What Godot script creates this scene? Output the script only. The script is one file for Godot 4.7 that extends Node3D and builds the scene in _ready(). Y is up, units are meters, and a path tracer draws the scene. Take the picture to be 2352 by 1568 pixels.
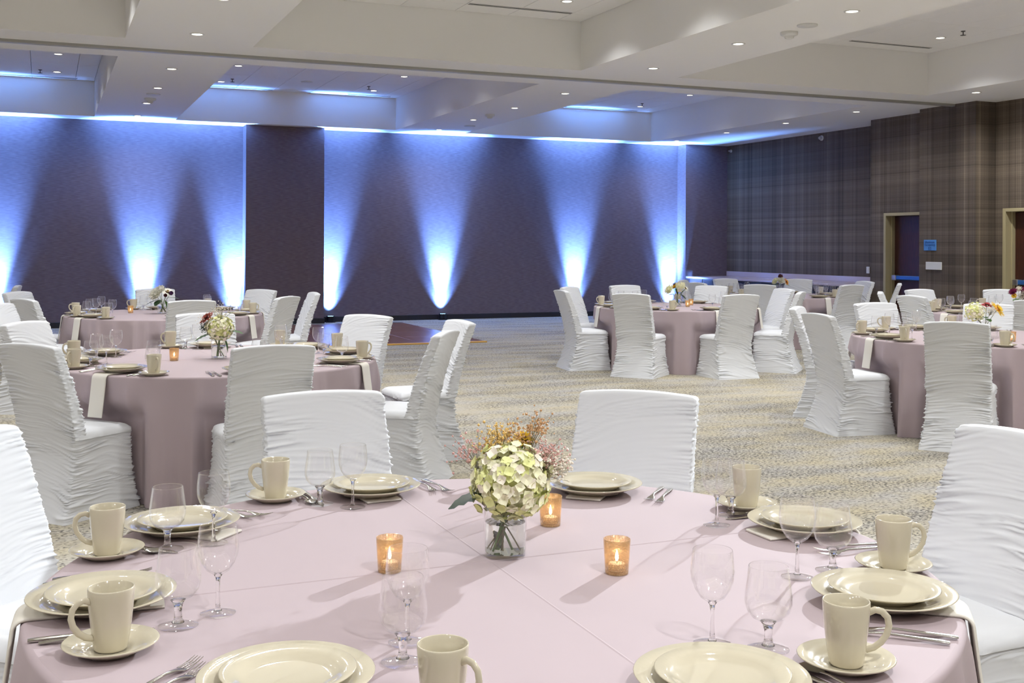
extends Node3D
# A hotel banquet hall: seven round tables under mauve cloths, white ruched chairs,
# a coffered ceiling with downlights, and blue uplights washing the back wall.
# x runs along the back wall, -z towards it; metres.

const T := 0.73          # table height
const R := 1.01          # table radius
const SOFFIT := 3.64
const TOP := 4.24        # ceiling inside the coffers

var M := {}
var K := {}
var names := {}
var rng := RandomNumberGenerator.new()

func _ready() -> void:
	rng.seed = 7
	set_camera()
	set_world()
	make_materials()
	build_room()
	build_ceiling()
	build_lights()
	build_back_fixtures()
	make_tableware()
	make_chair_meshes()
	make_flower_meshes()
	build_tables()

# ------------------------------------------------------------------ camera, world

func set_camera() -> void:
	var c := Camera3D.new()
	c.name = "camera"
	c.near = 0.05
	c.far = 80.0
	c.projection = Camera3D.PROJECTION_FRUSTUM
	c.size = 2.0 * c.near * 784.0 / 2560.0
	c.frustum_offset = Vector2(0, -c.near * (784.0 - 562.0) / 2560.0)
	c.position = Vector3(0, 1.48, 0)
	c.rotation = Vector3(0, -0.3969, 0.0045)
	c.current = true
	add_child(c)

func set_world() -> void:
	var e := Environment.new()
	e.background_mode = Environment.BG_COLOR
	e.background_color = Color(0, 0, 0)
	e.tonemap_mode = Environment.TONE_MAPPER_LINEAR
	e.tonemap_exposure = 1.18
	e.sdfgi_enabled = true
	e.ssao_enabled = true
	e.ssil_enabled = true
	var w := WorldEnvironment.new()
	w.name = "world"
	w.environment = e
	add_child(w)

const DOWN_ENERGY := 2.6
const COFFER_ENERGY := 1.0
const FAR_HALF := 0.34       # the half of the hall beyond the folding wall track is dimmed
const ACCENT_ENERGY := 62.0
const FRONT_ROWS := 1.75      # the rows at the front of the hall, over and behind the camera, are up full
const BEAM_ENERGY := 235.0   # the narrow beam of an uplight
const SPILL_ENERGY := 16.0   # and its wide spill
const DOWN_COLOR := Color(0.99, 0.995, 1.0)
const UP_COLOR := Color(0.42, 0.62, 1.0)
const ACCENT_COLOR := Color(0.95, 0.975, 1.0)

# ------------------------------------------------------------------ node helpers

func uname(n: String) -> String:
	if not names.has(n):
		names[n] = 0
		return n
	names[n] += 1
	return "%s_%03d" % [n, names[n]]

func thing(n: String, label: String, category: String, at := Vector3.ZERO, turn := 0.0, group := "") -> Node3D:
	var o := Node3D.new()
	o.name = uname(n)
	add_child(o)
	o.position = at
	o.rotation.y = turn
	o.set_meta("label", label)
	o.set_meta("category", category)
	if group != "":
		o.set_meta("group", group)
	return o

func struct_node(n: String, label: String, category: String) -> Node3D:
	var o := thing(n, label, category)
	o.set_meta("kind", "structure")
	return o

func part(n: String, mesh: Mesh, mat: Material, parent: Node3D, xf := Transform3D()) -> MeshInstance3D:
	var o := MeshInstance3D.new()
	o.name = n
	o.mesh = mesh
	o.material_override = mat
	o.transform = xf
	parent.add_child(o, true)
	return o

func single(n: String, mesh: Mesh, mat: Material, label: String, category: String, at: Vector3, turn := 0.0, group := "") -> MeshInstance3D:
	var o := MeshInstance3D.new()
	o.name = uname(n)
	o.mesh = mesh
	o.material_override = mat
	add_child(o)
	o.position = at
	o.rotation.y = turn
	o.set_meta("label", label)
	o.set_meta("category", category)
	if group != "":
		o.set_meta("group", group)
	return o

func at3(x: float, y: float, z: float) -> Transform3D:
	return Transform3D(Basis(), Vector3(x, y, z))

# ------------------------------------------------------------------ mesh helpers

func arrays_mesh(v: PackedVector3Array, n: PackedVector3Array, idx: PackedInt32Array, uv = null) -> ArrayMesh:
	var a := []
	a.resize(Mesh.ARRAY_MAX)
	a[Mesh.ARRAY_VERTEX] = v
	a[Mesh.ARRAY_NORMAL] = n
	a[Mesh.ARRAY_INDEX] = idx
	if uv != null:
		a[Mesh.ARRAY_TEX_UV] = uv
	var m := ArrayMesh.new()
	m.add_surface_from_arrays(Mesh.PRIMITIVE_TRIANGLES, a)
	return m

# Turns a profile of (radius, height) about the y axis. Two equal points in a row make a crease.
func lathe(p: Array, seg := 40) -> ArrayMesh:
	var v := PackedVector3Array()
	var n := PackedVector3Array()
	var idx := PackedInt32Array()
	var np := p.size()
	for j in np:
		var d := Vector2.ZERO
		if j > 0 and not p[j].is_equal_approx(p[j - 1]):
			d += (p[j] - p[j - 1]).normalized()
		if j < np - 1 and not p[j].is_equal_approx(p[j + 1]):
			d += (p[j + 1] - p[j]).normalized()
		d = d.normalized()
		for i in seg + 1:
			var a := TAU * i / seg
			v.append(Vector3(p[j].x * cos(a), p[j].y, p[j].x * sin(a)))
			n.append(Vector3(d.y * cos(a), -d.x, d.y * sin(a)).normalized())
	var w := seg + 1
	for j in np - 1:
		if p[j].is_equal_approx(p[j + 1]):
			continue
		for i in seg:
			var a0 := j * w + i
			idx.append_array(PackedInt32Array([a0, a0 + 1, a0 + w, a0 + 1, a0 + w + 1, a0 + w]))
	return arrays_mesh(v, n, idx)

func prof(flat: Array) -> Array:
	var out := []
	for i in range(0, flat.size(), 2):
		out.append(Vector2(flat[i], flat[i + 1]))
	return out

# A grid of points, nu across and rows upwards; smooth normals from the faces.
func grid(P: PackedVector3Array, nu: int, wrap: bool, flip := false) -> ArrayMesh:
	var nv := P.size() / nu
	var n := PackedVector3Array()
	n.resize(P.size())
	var idx := PackedInt32Array()
	var last := nu if wrap else nu - 1
	for j in nv - 1:
		for i in last:
			var a := j * nu + i
			var b := j * nu + (i + 1) % nu
			var c := a + nu
			var d := b + nu
			var fn: Vector3 = (P[d] - P[a]).cross(P[b] - P[c])
			if flip:
				fn = -fn
				idx.append_array(PackedInt32Array([a, c, b, b, c, d]))
			else:
				idx.append_array(PackedInt32Array([a, b, c, b, d, c]))
			n[a] += fn
			n[b] += fn
			n[c] += fn
			n[d] += fn
	for k in n.size():
		n[k] = n[k].normalized() if n[k].length_squared() > 1e-20 else Vector3.UP
	return arrays_mesh(P, n, idx)

# Box from corner to corner with a small chamfer.
func box(lo: Vector3, hi: Vector3, bevel := 0.0) -> ArrayMesh:
	var st := SurfaceTool.new()
	st.begin(Mesh.PRIMITIVE_TRIANGLES)
	add_box(st, lo, hi, bevel)
	return st.commit()

func quad(st: SurfaceTool, a: Vector3, b: Vector3, c: Vector3, d: Vector3, n: Vector3) -> void:
	# a, b, c, d round the face; order is put right for the wanted normal
	var q := [a, b, c, d]
	if (c - a).cross(b - a).dot(n) < 0.0:
		q = [a, d, c, b]
	st.set_normal(n)
	for k in [0, 1, 2, 0, 2, 3]:
		st.add_vertex(q[k])

func tri(st: SurfaceTool, a: Vector3, b: Vector3, c: Vector3, n: Vector3) -> void:
	st.set_normal(n)
	if (c - a).cross(b - a).dot(n) < 0.0:
		var t := b
		b = c
		c = t
	st.add_vertex(a)
	st.add_vertex(b)
	st.add_vertex(c)

func add_box(st: SurfaceTool, lo: Vector3, hi: Vector3, bevel := 0.0) -> void:
	var c := (lo + hi) / 2.0
	var h := (hi - lo) / 2.0
	var b: float = minf(bevel, 0.45 * minf(h.x, minf(h.y, h.z)))
	for ax in 3:
		var u := (ax + 1) % 3
		var w := (ax + 2) % 3
		for s in [-1.0, 1.0]:
			var n := Vector3.ZERO
			n[ax] = s
			var q := []
			for k in [[-1, -1], [1, -1], [1, 1], [-1, 1]]:
				var p := c
				p[ax] += s * h[ax]
				p[u] += k[0] * (h[u] - b)
				p[w] += k[1] * (h[w] - b)
				q.append(p)
			quad(st, q[0], q[1], q[2], q[3], n)
	if b <= 0.0:
		return
	for ax in 3:
		var u := (ax + 1) % 3
		var w := (ax + 2) % 3
		for su in [-1.0, 1.0]:
			for sw in [-1.0, 1.0]:
				var n := Vector3.ZERO
				n[u] = su
				n[w] = sw
				n = n.normalized()
				var q := []
				for k in [[-1, 0], [1, 0], [1, 1], [-1, 1]]:
					var p := c
					p[ax] += k[0] * (h[ax] - b)
					p[u] += su * (h[u] - (b if k[1] == 1 else 0.0))
					p[w] += sw * (h[w] - (0.0 if k[1] == 1 else b))
					q.append(p)
				quad(st, q[0], q[1], q[2], q[3], n)
	for sx in [-1.0, 1.0]:
		for sy in [-1.0, 1.0]:
			for sz in [-1.0, 1.0]:
				var s := Vector3(sx, sy, sz)
				var p: Vector3 = c + s * h
				tri(st, p - Vector3(0, sy, sz) * b, p - Vector3(sx, 0, sz) * b, p - Vector3(sx, sy, 0) * b, s.normalized())

# A tube along a path; each point has half-widths (across, along the given up).
func tube(path: Array, half: Array, seg := 8, up := Vector3.UP, caps := true) -> ArrayMesh:
	var P := PackedVector3Array()
	var n := path.size()
	var rows := []
	for j in n:
		var t: Vector3 = path[mini(j + 1, n - 1)] - path[maxi(j - 1, 0)]
		t = t.normalized()
		var side := up.cross(t)
		side = side.normalized() if side.length() > 0.01 else Vector3.RIGHT
		var nrm := t.cross(side).normalized()
		rows.append([path[j], side, nrm, half[j]])
	if caps:
		rows.push_front([rows[0][0], rows[0][1], rows[0][2], Vector2(0.0001, 0.0001)])
		rows.append([rows[-1][0], rows[-1][1], rows[-1][2], Vector2(0.0001, 0.0001)])
	for r in rows:
		for i in seg:
			var a := -TAU * i / seg
			P.append(r[0] + r[1] * cos(a) * r[3].x + r[2] * sin(a) * r[3].y)
	return grid(P, seg, true)

func const_half(n: int, r: float) -> Array:
	var a := []
	for i in n:
		a.append(Vector2(r, r))
	return a

func join(list: Array) -> ArrayMesh:
	var st := SurfaceTool.new()
	for e in list:
		st.append_from(e[0], 0, e[1])
	return st.commit()

func hermite(xs: Array, ys: Array, x: float) -> float:
	var n := xs.size()
	if x <= xs[0]:
		return ys[0]
	if x >= xs[n - 1]:
		return ys[n - 1]
	var k := 0
	while x > xs[k + 1]:
		k += 1
	var h: float = xs[k + 1] - xs[k]
	var s0: float = (ys[k + 1] - ys[maxi(k - 1, 0)]) / (xs[k + 1] - xs[maxi(k - 1, 0)])
	var s1: float = (ys[mini(k + 2, n - 1)] - ys[k]) / (xs[mini(k + 2, n - 1)] - xs[k])
	var t: float = (x - xs[k]) / h
	return (2*t*t*t - 3*t*t + 1) * ys[k] + (t*t*t - 2*t*t + t) * h * s0 + (-2*t*t*t + 3*t*t) * ys[k + 1] + (t*t*t - t*t) * h * s1

# ------------------------------------------------------------------ materials

func mat(c: Color, rough := 0.8, metal := 0.0) -> StandardMaterial3D:
	var m := StandardMaterial3D.new()
	m.albedo_color = c
	m.roughness = rough
	m.metallic = metal
	return m

func rgb8(r: float, g: float, b: float) -> Color:
	return Color(r / 255.0, g / 255.0, b / 255.0)

func world_tex(m: StandardMaterial3D, im: Image, size: float) -> void:
	m.albedo_texture = ImageTexture.create_from_image(im)
	m.albedo_color = Color.WHITE
	m.uv1_triplanar = true
	m.uv1_world_triplanar = true
	m.uv1_triplanar_sharpness = 8.0
	m.uv1_scale = Vector3.ONE / size

func fnl(freq: float, s: int, kind := FastNoiseLite.TYPE_SIMPLEX_SMOOTH, oct := 1) -> FastNoiseLite:
	var f := FastNoiseLite.new()
	f.seed = s
	f.frequency = freq
	f.noise_type = kind
	f.fractal_type = FastNoiseLite.FRACTAL_FBM if oct > 1 else FastNoiseLite.FRACTAL_NONE
	f.fractal_octaves = oct
	return f

func noise_bytes(freq: float, s: int, w: int, h: int, fw: int, fh: int, oct := 1) -> PackedByteArray:
	var im: Image = fnl(freq, s, FastNoiseLite.TYPE_SIMPLEX_SMOOTH, oct).get_seamless_image(w, h)
	im.convert(Image.FORMAT_L8)
	if w != fw or h != fh:
		im.resize(fw, fh, Image.INTERPOLATE_CUBIC)
	return im.get_data()

func carpet_image() -> Image:
	# streaks and dashes run along x; where they gather, dark specks
	var s := 1600
	var dash := noise_bytes(0.20, 11, s / 2, s, s, s)
	var speck := noise_bytes(0.22, 12, s * 4 / 5, s, s, s)
	var zone := noise_bytes(0.007, 13, s / 4, s, s, s, 2)
	var tint := noise_bytes(0.012, 14, s / 2, s, s, s, 3)
	var streak := noise_bytes(0.30, 15, s / 3, s, s, s, 2)
	var out := PackedByteArray()
	out.resize(s * s * 3)
	var k := 0
	for i in s * s:
		var z: float = zone[i] / 255.0
		var t: float = tint[i] / 255.0
		var st: float = streak[i] / 255.0 - 0.5
		var r := 180.0 + 34.0 * st
		var g := 173.0 + 34.0 * st
		var b := 157.0 + 34.0 * st
		var w := clampf((t - 0.5) * 3.0, -1.0, 1.0)
		r += 3.0 * w
		b -= 9.0 * w
		var zz := clampf((z - 0.5) * 2.2 + 0.5, 0.0, 1.0)
		var dark := clampf((dash[i] / 255.0 - (0.63 - 0.07 * zz)) * 6.0, 0.0, 1.0) * (0.36 + 0.14 * zz)
		dark = maxf(dark, clampf((speck[i] / 255.0 - (0.77 - 0.17 * zz)) * 6.0, 0.0, 1.0) * 0.92)
		out[k] = int(clampf(r + (62.0 - r) * dark, 0, 255))
		out[k + 1] = int(clampf(g + (60.0 - g) * dark, 0, 255))
		out[k + 2] = int(clampf(b + (58.0 - b) * dark, 0, 255))
		k += 3
	return Image.create_from_data(s, s, false, Image.FORMAT_RGB8, out)

func line_profile(n: int, s: int, bands: int, fine: float) -> PackedFloat32Array:
	var g := RandomNumberGenerator.new()
	g.seed = s
	var a := PackedFloat32Array()
	a.resize(n)
	for b in bands:
		var at := g.randi() % n
		var w := int(pow(g.randf(), 2.2) * 70.0) + 2
		var amp := g.randf_range(-0.16, 0.16) * (1.4 if w < 10 else 0.8)
		for i in w:
			a[(at + i) % n] += amp
	for i in n:
		a[i] += g.randf_range(-fine, fine)
	return a

func plaid_image() -> Image:
	var s := 1024
	var cx := line_profile(s, 5, 90, 0.10)
	var cy := line_profile(s, 9, 80, 0.11)
	var nz := noise_bytes(0.4, 21, s, s, s, s)
	var out := PackedByteArray()
	out.resize(s * s * 3)
	var k := 0
	for y in s:
		for x in s:
			var v := clampf(0.42 + 0.8 * cx[x] + 0.6 * cy[y] + (nz[y * s + x] / 255.0 - 0.5) * 0.22, 0.0, 1.0)
			out[k] = int(44.0 + 116.0 * v)
			out[k + 1] = int(37.0 + 106.0 * v)
			out[k + 2] = int(31.0 + 92.0 * v)
			k += 3
	return Image.create_from_data(s, s, false, Image.FORMAT_RGB8, out)

func thread_image() -> Image:
	# a woven wall covering: threads run level
	var s := 512
	var a := noise_bytes(0.32, 31, s / 16, s, s, s)
	var b := noise_bytes(0.03, 32, s, s, s, s, 3)
	var out := PackedByteArray()
	out.resize(s * s * 3)
	for i in s * s:
		var v := (a[i] / 255.0 - 0.5) * 26.0 + (b[i] / 255.0 - 0.5) * 4.0
		out[i * 3] = int(114.0 + v)
		out[i * 3 + 1] = int(101.0 + v)
		out[i * 3 + 2] = int(106.0 + v)
	return Image.create_from_data(s, s, false, Image.FORMAT_RGB8, out)

func wood_image(c: Color, d: Color, sd: int, along_x: bool) -> Image:
	var s := 512
	var a := noise_bytes(0.10, sd, s if not along_x else s / 16, s / 16 if not along_x else s, s, s, 3)
	var im := Image.create_empty(s, s, false, Image.FORMAT_RGB8)
	var out := PackedByteArray()
	out.resize(s * s * 3)
	for i in s * s:
		var q := c.lerp(d, a[i] / 255.0)
		out[i * 3] = int(q.r * 255.0)
		out[i * 3 + 1] = int(q.g * 255.0)
		out[i * 3 + 2] = int(q.b * 255.0)
	im.set_data(s, s, false, Image.FORMAT_RGB8, out)
	return im

func make_materials() -> void:
	M.ceiling = mat(rgb8(245, 244, 241), 0.92)
	M.tile = mat(rgb8(245, 244, 242), 0.95)
	M.slot = mat(rgb8(92, 92, 90), 0.5, 0.4)
	M.dark = mat(rgb8(26, 26, 28), 0.6)
	M.black = mat(rgb8(18, 18, 20), 0.45)
	M.rail = mat(rgb8(176, 175, 170), 0.45, 0.5)
	M.carpet = mat(Color.WHITE, 0.98)
	world_tex(M.carpet, carpet_image(), 6.4)
	M.plaid = mat(Color.WHITE, 0.85)
	world_tex(M.plaid, plaid_image(), 2.9)
	M.thread = mat(Color.WHITE, 0.9)
	world_tex(M.thread, thread_image(), 1.5)
	M.base = mat(rgb8(34, 32, 34), 0.55)
	M.oak = mat(Color.WHITE, 0.28)
	world_tex(M.oak, wood_image(rgb8(98, 62, 44), rgb8(150, 102, 74), 41, true), 1.2)
	M.gold = mat(rgb8(222, 172, 78), 0.4)
	M.door = mat(Color.WHITE, 0.4)
	world_tex(M.door, wood_image(rgb8(48, 22, 15), rgb8(78, 38, 24), 42, false), 0.9)
	M.frame = mat(rgb8(176, 164, 128), 0.5)
	M.steel = mat(rgb8(196, 196, 198), 0.3, 1.0)
	M.counter = mat(rgb8(196, 182, 188), 0.18)
	M.cabinet = mat(Color.WHITE, 0.4)
	world_tex(M.cabinet, wood_image(rgb8(30, 22, 22), rgb8(48, 36, 34), 43, false), 0.7)
	M.bar = mat(rgb8(66, 122, 196), 0.35, 0.5)  # push bar metal; blue cast of the uplights put into its colour
	M.white_plastic = mat(rgb8(226, 226, 222), 0.4)
	M.sign_blue = mat(rgb8(84, 146, 214), 0.4)
	M.sign_ink = mat(rgb8(24, 70, 140), 0.5)
	M.chair = mat(rgb8(222, 224, 227), 0.75)
	M.chair.rim_enabled = true
	M.chair.rim = 0.15
	M.cloth = mat(rgb8(178, 162, 166), 0.85)
	M.cloth.rim_enabled = true
	M.cloth.rim = 0.2
	M.napkin = mat(rgb8(230, 225, 214), 0.85)
	M.ceramic = mat(rgb8(205, 196, 173), 0.08)
	M.ceramic.clearcoat_enabled = true
	M.ceramic.clearcoat = 0.6
	M.ceramic.clearcoat_roughness = 0.05
	M.cutlery = mat(rgb8(205, 202, 196), 0.16, 1.0)
	M.glass = mat(Color(1, 1, 1, 0.004), 0.0)
	M.glass.transparency = BaseMaterial3D.TRANSPARENCY_ALPHA
	M.solid = mat(Color(1, 1, 1, 0.0), 0.01)
	M.solid.refraction_enabled = true
	M.solid.refraction_scale = 0.05
	M.water = mat(Color(0.97, 1.0, 0.98, 0.0), 0.01)
	M.water.refraction_enabled = true
	M.water.refraction_scale = 0.033
	var amber := mat(Color.WHITE, 0.18, 0.35)
	amber.transparency = BaseMaterial3D.TRANSPARENCY_ALPHA
	var s := 128
	var im := Image.create_empty(s, s, false, Image.FORMAT_RGBA8)
	var fine := fnl(0.16, 51, FastNoiseLite.TYPE_SIMPLEX_SMOOTH, 2)
	for y in s:
		for x in s:
			var v := fine.get_noise_2d(x, y) * 0.5 + 0.5
			var mottle := Color(0.86, 0.73, 0.53) if v > 0.5 else Color(0.74, 0.59, 0.40)
			mottle.a = 0.25 if v > 0.62 else 0.6
			im.set_pixel(x, y, mottle)
	amber.albedo_texture = ImageTexture.create_from_image(im)
	amber.uv1_triplanar = true
	amber.uv1_scale = Vector3.ONE * 14.0
	M.amber = amber
	M.wax = mat(rgb8(246, 236, 214), 0.5)
	M.wax.backlight_enabled = true
	M.wax.backlight = Color(0.5, 0.4, 0.25)
	M.flame = mat(rgb8(255, 210, 130), 0.5)
	M.flame.emission_enabled = true
	M.flame.emission = Color(1.0, 0.9, 0.7)
	M.flame.emission_energy_multiplier = 14.0
	M.lamp = mat(rgb8(255, 250, 240), 0.4)
	M.lamp.emission_enabled = true
	M.lamp.emission = Color(1.0, 0.97, 0.92)
	M.lamp.emission_energy_multiplier = 9.0
	M.led = mat(rgb8(200, 225, 255), 0.3)
	M.led.emission_enabled = true
	M.led.emission = Color(0.55, 0.8, 1.0)
	M.led.emission_energy_multiplier = 8.0
	for e in [["petal_cream", 251, 249, 216], ["petal_lime", 238, 240, 170], ["petal_blush", 252, 244, 226], ["petal_white", 242, 240, 228], ["petal_yellow", 240, 196, 30], ["petal_orange", 226, 150, 40], ["petal_red", 150, 26, 30], ["petal_rust", 140, 52, 36], ["petal_purple", 84, 36, 92], ["petal_magenta", 150, 36, 96], ["petal_maroon", 84, 20, 30], ["petal_celosia", 232, 196, 118], ["blossom_pink", 214, 168, 160], ["blossom_white", 242, 234, 218], ["blossom_tan", 206, 164, 118]]:
		var m := mat(rgb8(e[1], e[2], e[3]), 0.6)
		m.backlight_enabled = true
		m.backlight = Color(0.2, 0.2, 0.14)
		M[e[0]] = m
	M.leaf = mat(rgb8(52, 86, 34), 0.45)
	M.leaf.backlight_enabled = true
	M.leaf.backlight = Color(0.2, 0.3, 0.08)
	M.leaf_dark = mat(rgb8(34, 56, 30), 0.45)
	M.stem = mat(rgb8(94, 122, 56), 0.5)
	M.stem_dark = mat(rgb8(112, 104, 66), 0.6)
	M.pollen = mat(rgb8(120, 90, 30), 0.8)

# ------------------------------------------------------------------ room shell

func slab(n: String, lo: Vector3, hi: Vector3, m: Material, parent: Node3D, bevel := 0.0) -> MeshInstance3D:
	var c := (lo + hi) / 2.0
	return part(n, box(lo - c, hi - c, bevel), m, parent, Transform3D(Basis(), c))

func build_room() -> void:
	var fl := struct_node("floor", "beige carpet with grey streaks and dark flecks", "floor")
	slab("carpet", Vector3(-6.2, -0.2, -21.3), Vector3(14.4, 0.0, 4.2), M.carpet, fl)

	var wb := struct_node("wall_back", "dark taupe woven back wall with recessed panels and pilasters", "wall")
	slab("recess_panel", Vector3(-6.2, 0, -21.3), Vector3(3.5, SOFFIT + 0.8, -20.86), M.thread, wb)
	slab("recess_panel", Vector3(3.5, 0, -21.3), Vector3(14.4, SOFFIT + 0.8, -20.86), M.thread, wb)
	slab("pilaster", Vector3(3.36, 0, -20.86), Vector3(4.80, SOFFIT, -20.52), M.thread, wb)
	slab("pilaster", Vector3(12.62, 0, -20.86), Vector3(13.9, SOFFIT, -20.52), M.thread, wb)
	slab("pilaster", Vector3(-4.9, 0, -20.86), Vector3(-3.5, SOFFIT, -20.52), M.thread, wb)

	var bb := struct_node("baseboard_back", "black baseboard along the back wall", "baseboard")
	for e in [[-3.5, 3.36, -20.86], [3.345, 4.815, -20.52], [4.80, 12.62, -20.86], [12.605, 12.62, -20.52]]:
		slab("board", Vector3(e[0], 0, e[2] - 0.01), Vector3(e[1], 0.10, e[2] + 0.016), M.base, bb, 0.004)

	# right wall in four steps, with two doorways
	var wr := struct_node("wall_right", "brown plaid papered wall behind the serving counter", "wall")
	slab("panel", Vector3(13.66, 0, -20.9), Vector3(14.4, SOFFIT + 0.8, -15.22), M.plaid, wr)
	wr = struct_node("wall_right", "brown plaid papered wall section around the dark wood door", "wall")
	slab("panel", Vector3(13.03, 0, -15.22), Vector3(14.4, SOFFIT + 0.8, -14.88), M.plaid, wr)
	slab("panel", Vector3(13.03, 2.04, -14.88), Vector3(14.4, SOFFIT + 0.8, -13.71), M.plaid, wr)
	slab("opening_back", Vector3(13.6, 0, -14.88), Vector3(14.4, 2.04, -13.71), M.dark, wr)
	wr = struct_node("wall_right", "brown plaid papered projection carrying the blue occupancy sign", "wall")
	slab("panel", Vector3(12.70, 0, -13.71), Vector3(14.4, SOFFIT + 0.8, -12.56), M.plaid, wr)
	wr = struct_node("wall_right", "brown plaid papered wall around the reddish double door", "wall")
	slab("panel", Vector3(13.09, 0, -12.56), Vector3(14.4, SOFFIT + 0.8, -12.41), M.plaid, wr)
	slab("panel", Vector3(13.09, 2.05, -12.41), Vector3(14.4, SOFFIT + 0.8, -10.3), M.plaid, wr)
	slab("panel", Vector3(13.09, 0, -10.3), Vector3(14.4, SOFFIT + 0.8, 4.2), M.plaid, wr)
	slab("opening_back", Vector3(13.6, 0, -12.41), Vector3(14.4, 2.05, -10.3), M.dark, wr)

	var wl := struct_node("wall_left", "plain taupe left wall", "wall")
	slab("panel", Vector3(-6.6, 0, -21.3), Vector3(-6.2, SOFFIT + 0.8, 4.2), M.thread, wl)
	var wf := struct_node("wall_front", "plain taupe wall opposite the uplit wall", "wall")
	slab("panel", Vector3(-6.6, 0, 4.2), Vector3(14.4, SOFFIT + 0.8, 4.6), M.thread, wf)

	# doors
	for e in [[1, 13.03, -14.88, -13.78, 2.04, "dark wood door with push bar beside the occupancy sign"], [2, 13.09, -12.41, -10.3, 2.05, "reddish wood double door with push bar by the wall corner"]]:
		var d := struct_node("door_%d" % e[0], e[5], "door")
		var x: float = e[1]
		var z0: float = e[2]
		var z1: float = e[3]
		var h: float = e[4]
		slab("door_frame", Vector3(x - 0.02, 0, z0), Vector3(x + 0.13, h, z0 + 0.055), M.frame, d, 0.004)
		slab("door_frame", Vector3(x - 0.02, 0, z1 - 0.055), Vector3(x + 0.13, h, z1), M.frame, d, 0.004)
		slab("door_frame", Vector3(x - 0.02, h - 0.05, z0 + 0.055), Vector3(x + 0.13, h, z1 - 0.055), M.frame, d, 0.004)
		slab("door_stop", Vector3(x + 0.10, 0, z0 + 0.055), Vector3(x + 0.20, h - 0.05, z0 + 0.075), M.frame, d)
		var leaves := 1 if e[0] == 1 else 2
		var wdt: float = (z1 - z0 - 0.15) / leaves
		for k in leaves:
			var a: float = z0 + 0.075 + wdt * k
			var leaf := slab("door_leaf", Vector3(x + 0.155, 0.01, a + 0.003), Vector3(x + 0.20, h - 0.055, a + wdt - 0.003), M.door, d, 0.003)
			var c := leaf.position
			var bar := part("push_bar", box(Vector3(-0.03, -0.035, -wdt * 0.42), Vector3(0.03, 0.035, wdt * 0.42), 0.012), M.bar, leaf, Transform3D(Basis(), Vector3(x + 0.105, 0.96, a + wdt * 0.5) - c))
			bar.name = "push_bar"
			for sgn in [-1.0, 1.0]:
				part("bar_end", box(Vector3(-0.05, -0.045, -0.05), Vector3(0.045, 0.045, 0.05), 0.008), M.black if k == 1 else M.steel, leaf, Transform3D(Basis(), Vector3(x + 0.11, 0.96, a + wdt * (0.5 + 0.42 * sgn)) - c))

	# plates and signs on the wall
	var sg := thing("occupancy_sign", "small blue maximum occupancy sign on the plaid wall", "sign", Vector3(12.7, 1.503, -13.47))
	part("panel", box(Vector3(-0.012, -0.083, -0.13), Vector3(0, 0.083, 0.13), 0.003), M.sign_blue, sg)
	for t in [["Maximum", 0.045, 0.045], ["Occupancy", 0.005, 0.045], ["83", -0.052, 0.062]]:
		var tm := TextMesh.new()
		tm.text = t[0]
		tm.font_size = 32
		tm.pixel_size = t[2] / 32.0
		tm.depth = 0.002
		tm.font = SystemFont.new()
		tm.font.font_names = PackedStringArray(["Droid Sans"])
		part("lettering", tm, M.sign_ink, sg, Transform3D(Basis(Vector3.UP, -PI / 2), Vector3(-0.0135, t[1], 0)))
	single("thermostat_plate", box(Vector3(-0.02, -0.06, -0.165), Vector3(0, 0.06, 0.165), 0.006), M.white_plastic, "blank white control plate under the occupancy sign", "wall plate", Vector3(12.7, 1.183, -13.386))
	var sw := thing("light_switch", "white light switch on the plaid wall above the counter", "switch", Vector3(13.66, 1.055, -16.01))
	part("plate", box(Vector3(-0.01, -0.06, -0.04), Vector3(0, 0.06, 0.04), 0.003), M.white_plastic, sw)
	part("rocker", box(Vector3(-0.016, -0.033, -0.016), Vector3(-0.008, 0.033, 0.016), 0.002), M.white_plastic, sw)
	var ou := thing("wall_outlet", "pale outlet plate low on the dark pilaster", "outlet", Vector3(4.18, 0.46, -20.52))
	part("plate", box(Vector3(-0.045, -0.065, 0), Vector3(0.045, 0.065, 0.008), 0.003), M.white_plastic, ou)
	for sy in [-0.028, 0.028]:
		part("socket", box(Vector3(-0.018, -0.016, 0.006), Vector3(0.018, 0.016, 0.011), 0.003), M.white_plastic, ou, at3(0, sy, 0))
	for e in [["wall_camera", 3.541, -17.32, 0.05, "small dome camera high on the plaid wall"], ["wall_sprinkler", 3.522, -20.36, 0.03, "chrome sidewall sprinkler high in the plaid wall corner"]]:
		var wc := thing(e[0], e[4], "camera" if e[0] == "wall_camera" else "sprinkler", Vector3(13.66, e[1], e[2]))
		var turned := Transform3D(Basis(Vector3.BACK, PI / 2), Vector3.ZERO)
		part("mount", lathe(prof([0, 0, e[3], 0, e[3], 0, e[3], 0.02, e[3] * 0.8, 0.03, 0, 0.03]), 20), M.white_plastic, wc, turned)
		part("dome", lathe(prof([e[3] * 0.75, 0.03, e[3] * 0.68, 0.055, e[3] * 0.4, 0.075, 0, 0.082]), 20), M.steel, wc, turned)

	# serving counter along the right wall
	var ct := thing("serving_counter", "dark wood serving counter with pale top along the plaid wall", "counter", Vector3(13.135, 0, -17.87))
	part("worktop", box(Vector3(-0.53, 0.79, -2.62), Vector3(0.52, 0.83, 2.63), 0.006), M.counter, ct)
	part("backsplash", box(Vector3(0.495, 0.83, -2.62), Vector3(0.52, 0.93, 2.63), 0.004), M.counter, ct)
	part("cabinet_body", box(Vector3(-0.44, 0.08, -2.60), Vector3(0.51, 0.79, 2.62)), M.cabinet, ct)
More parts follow.
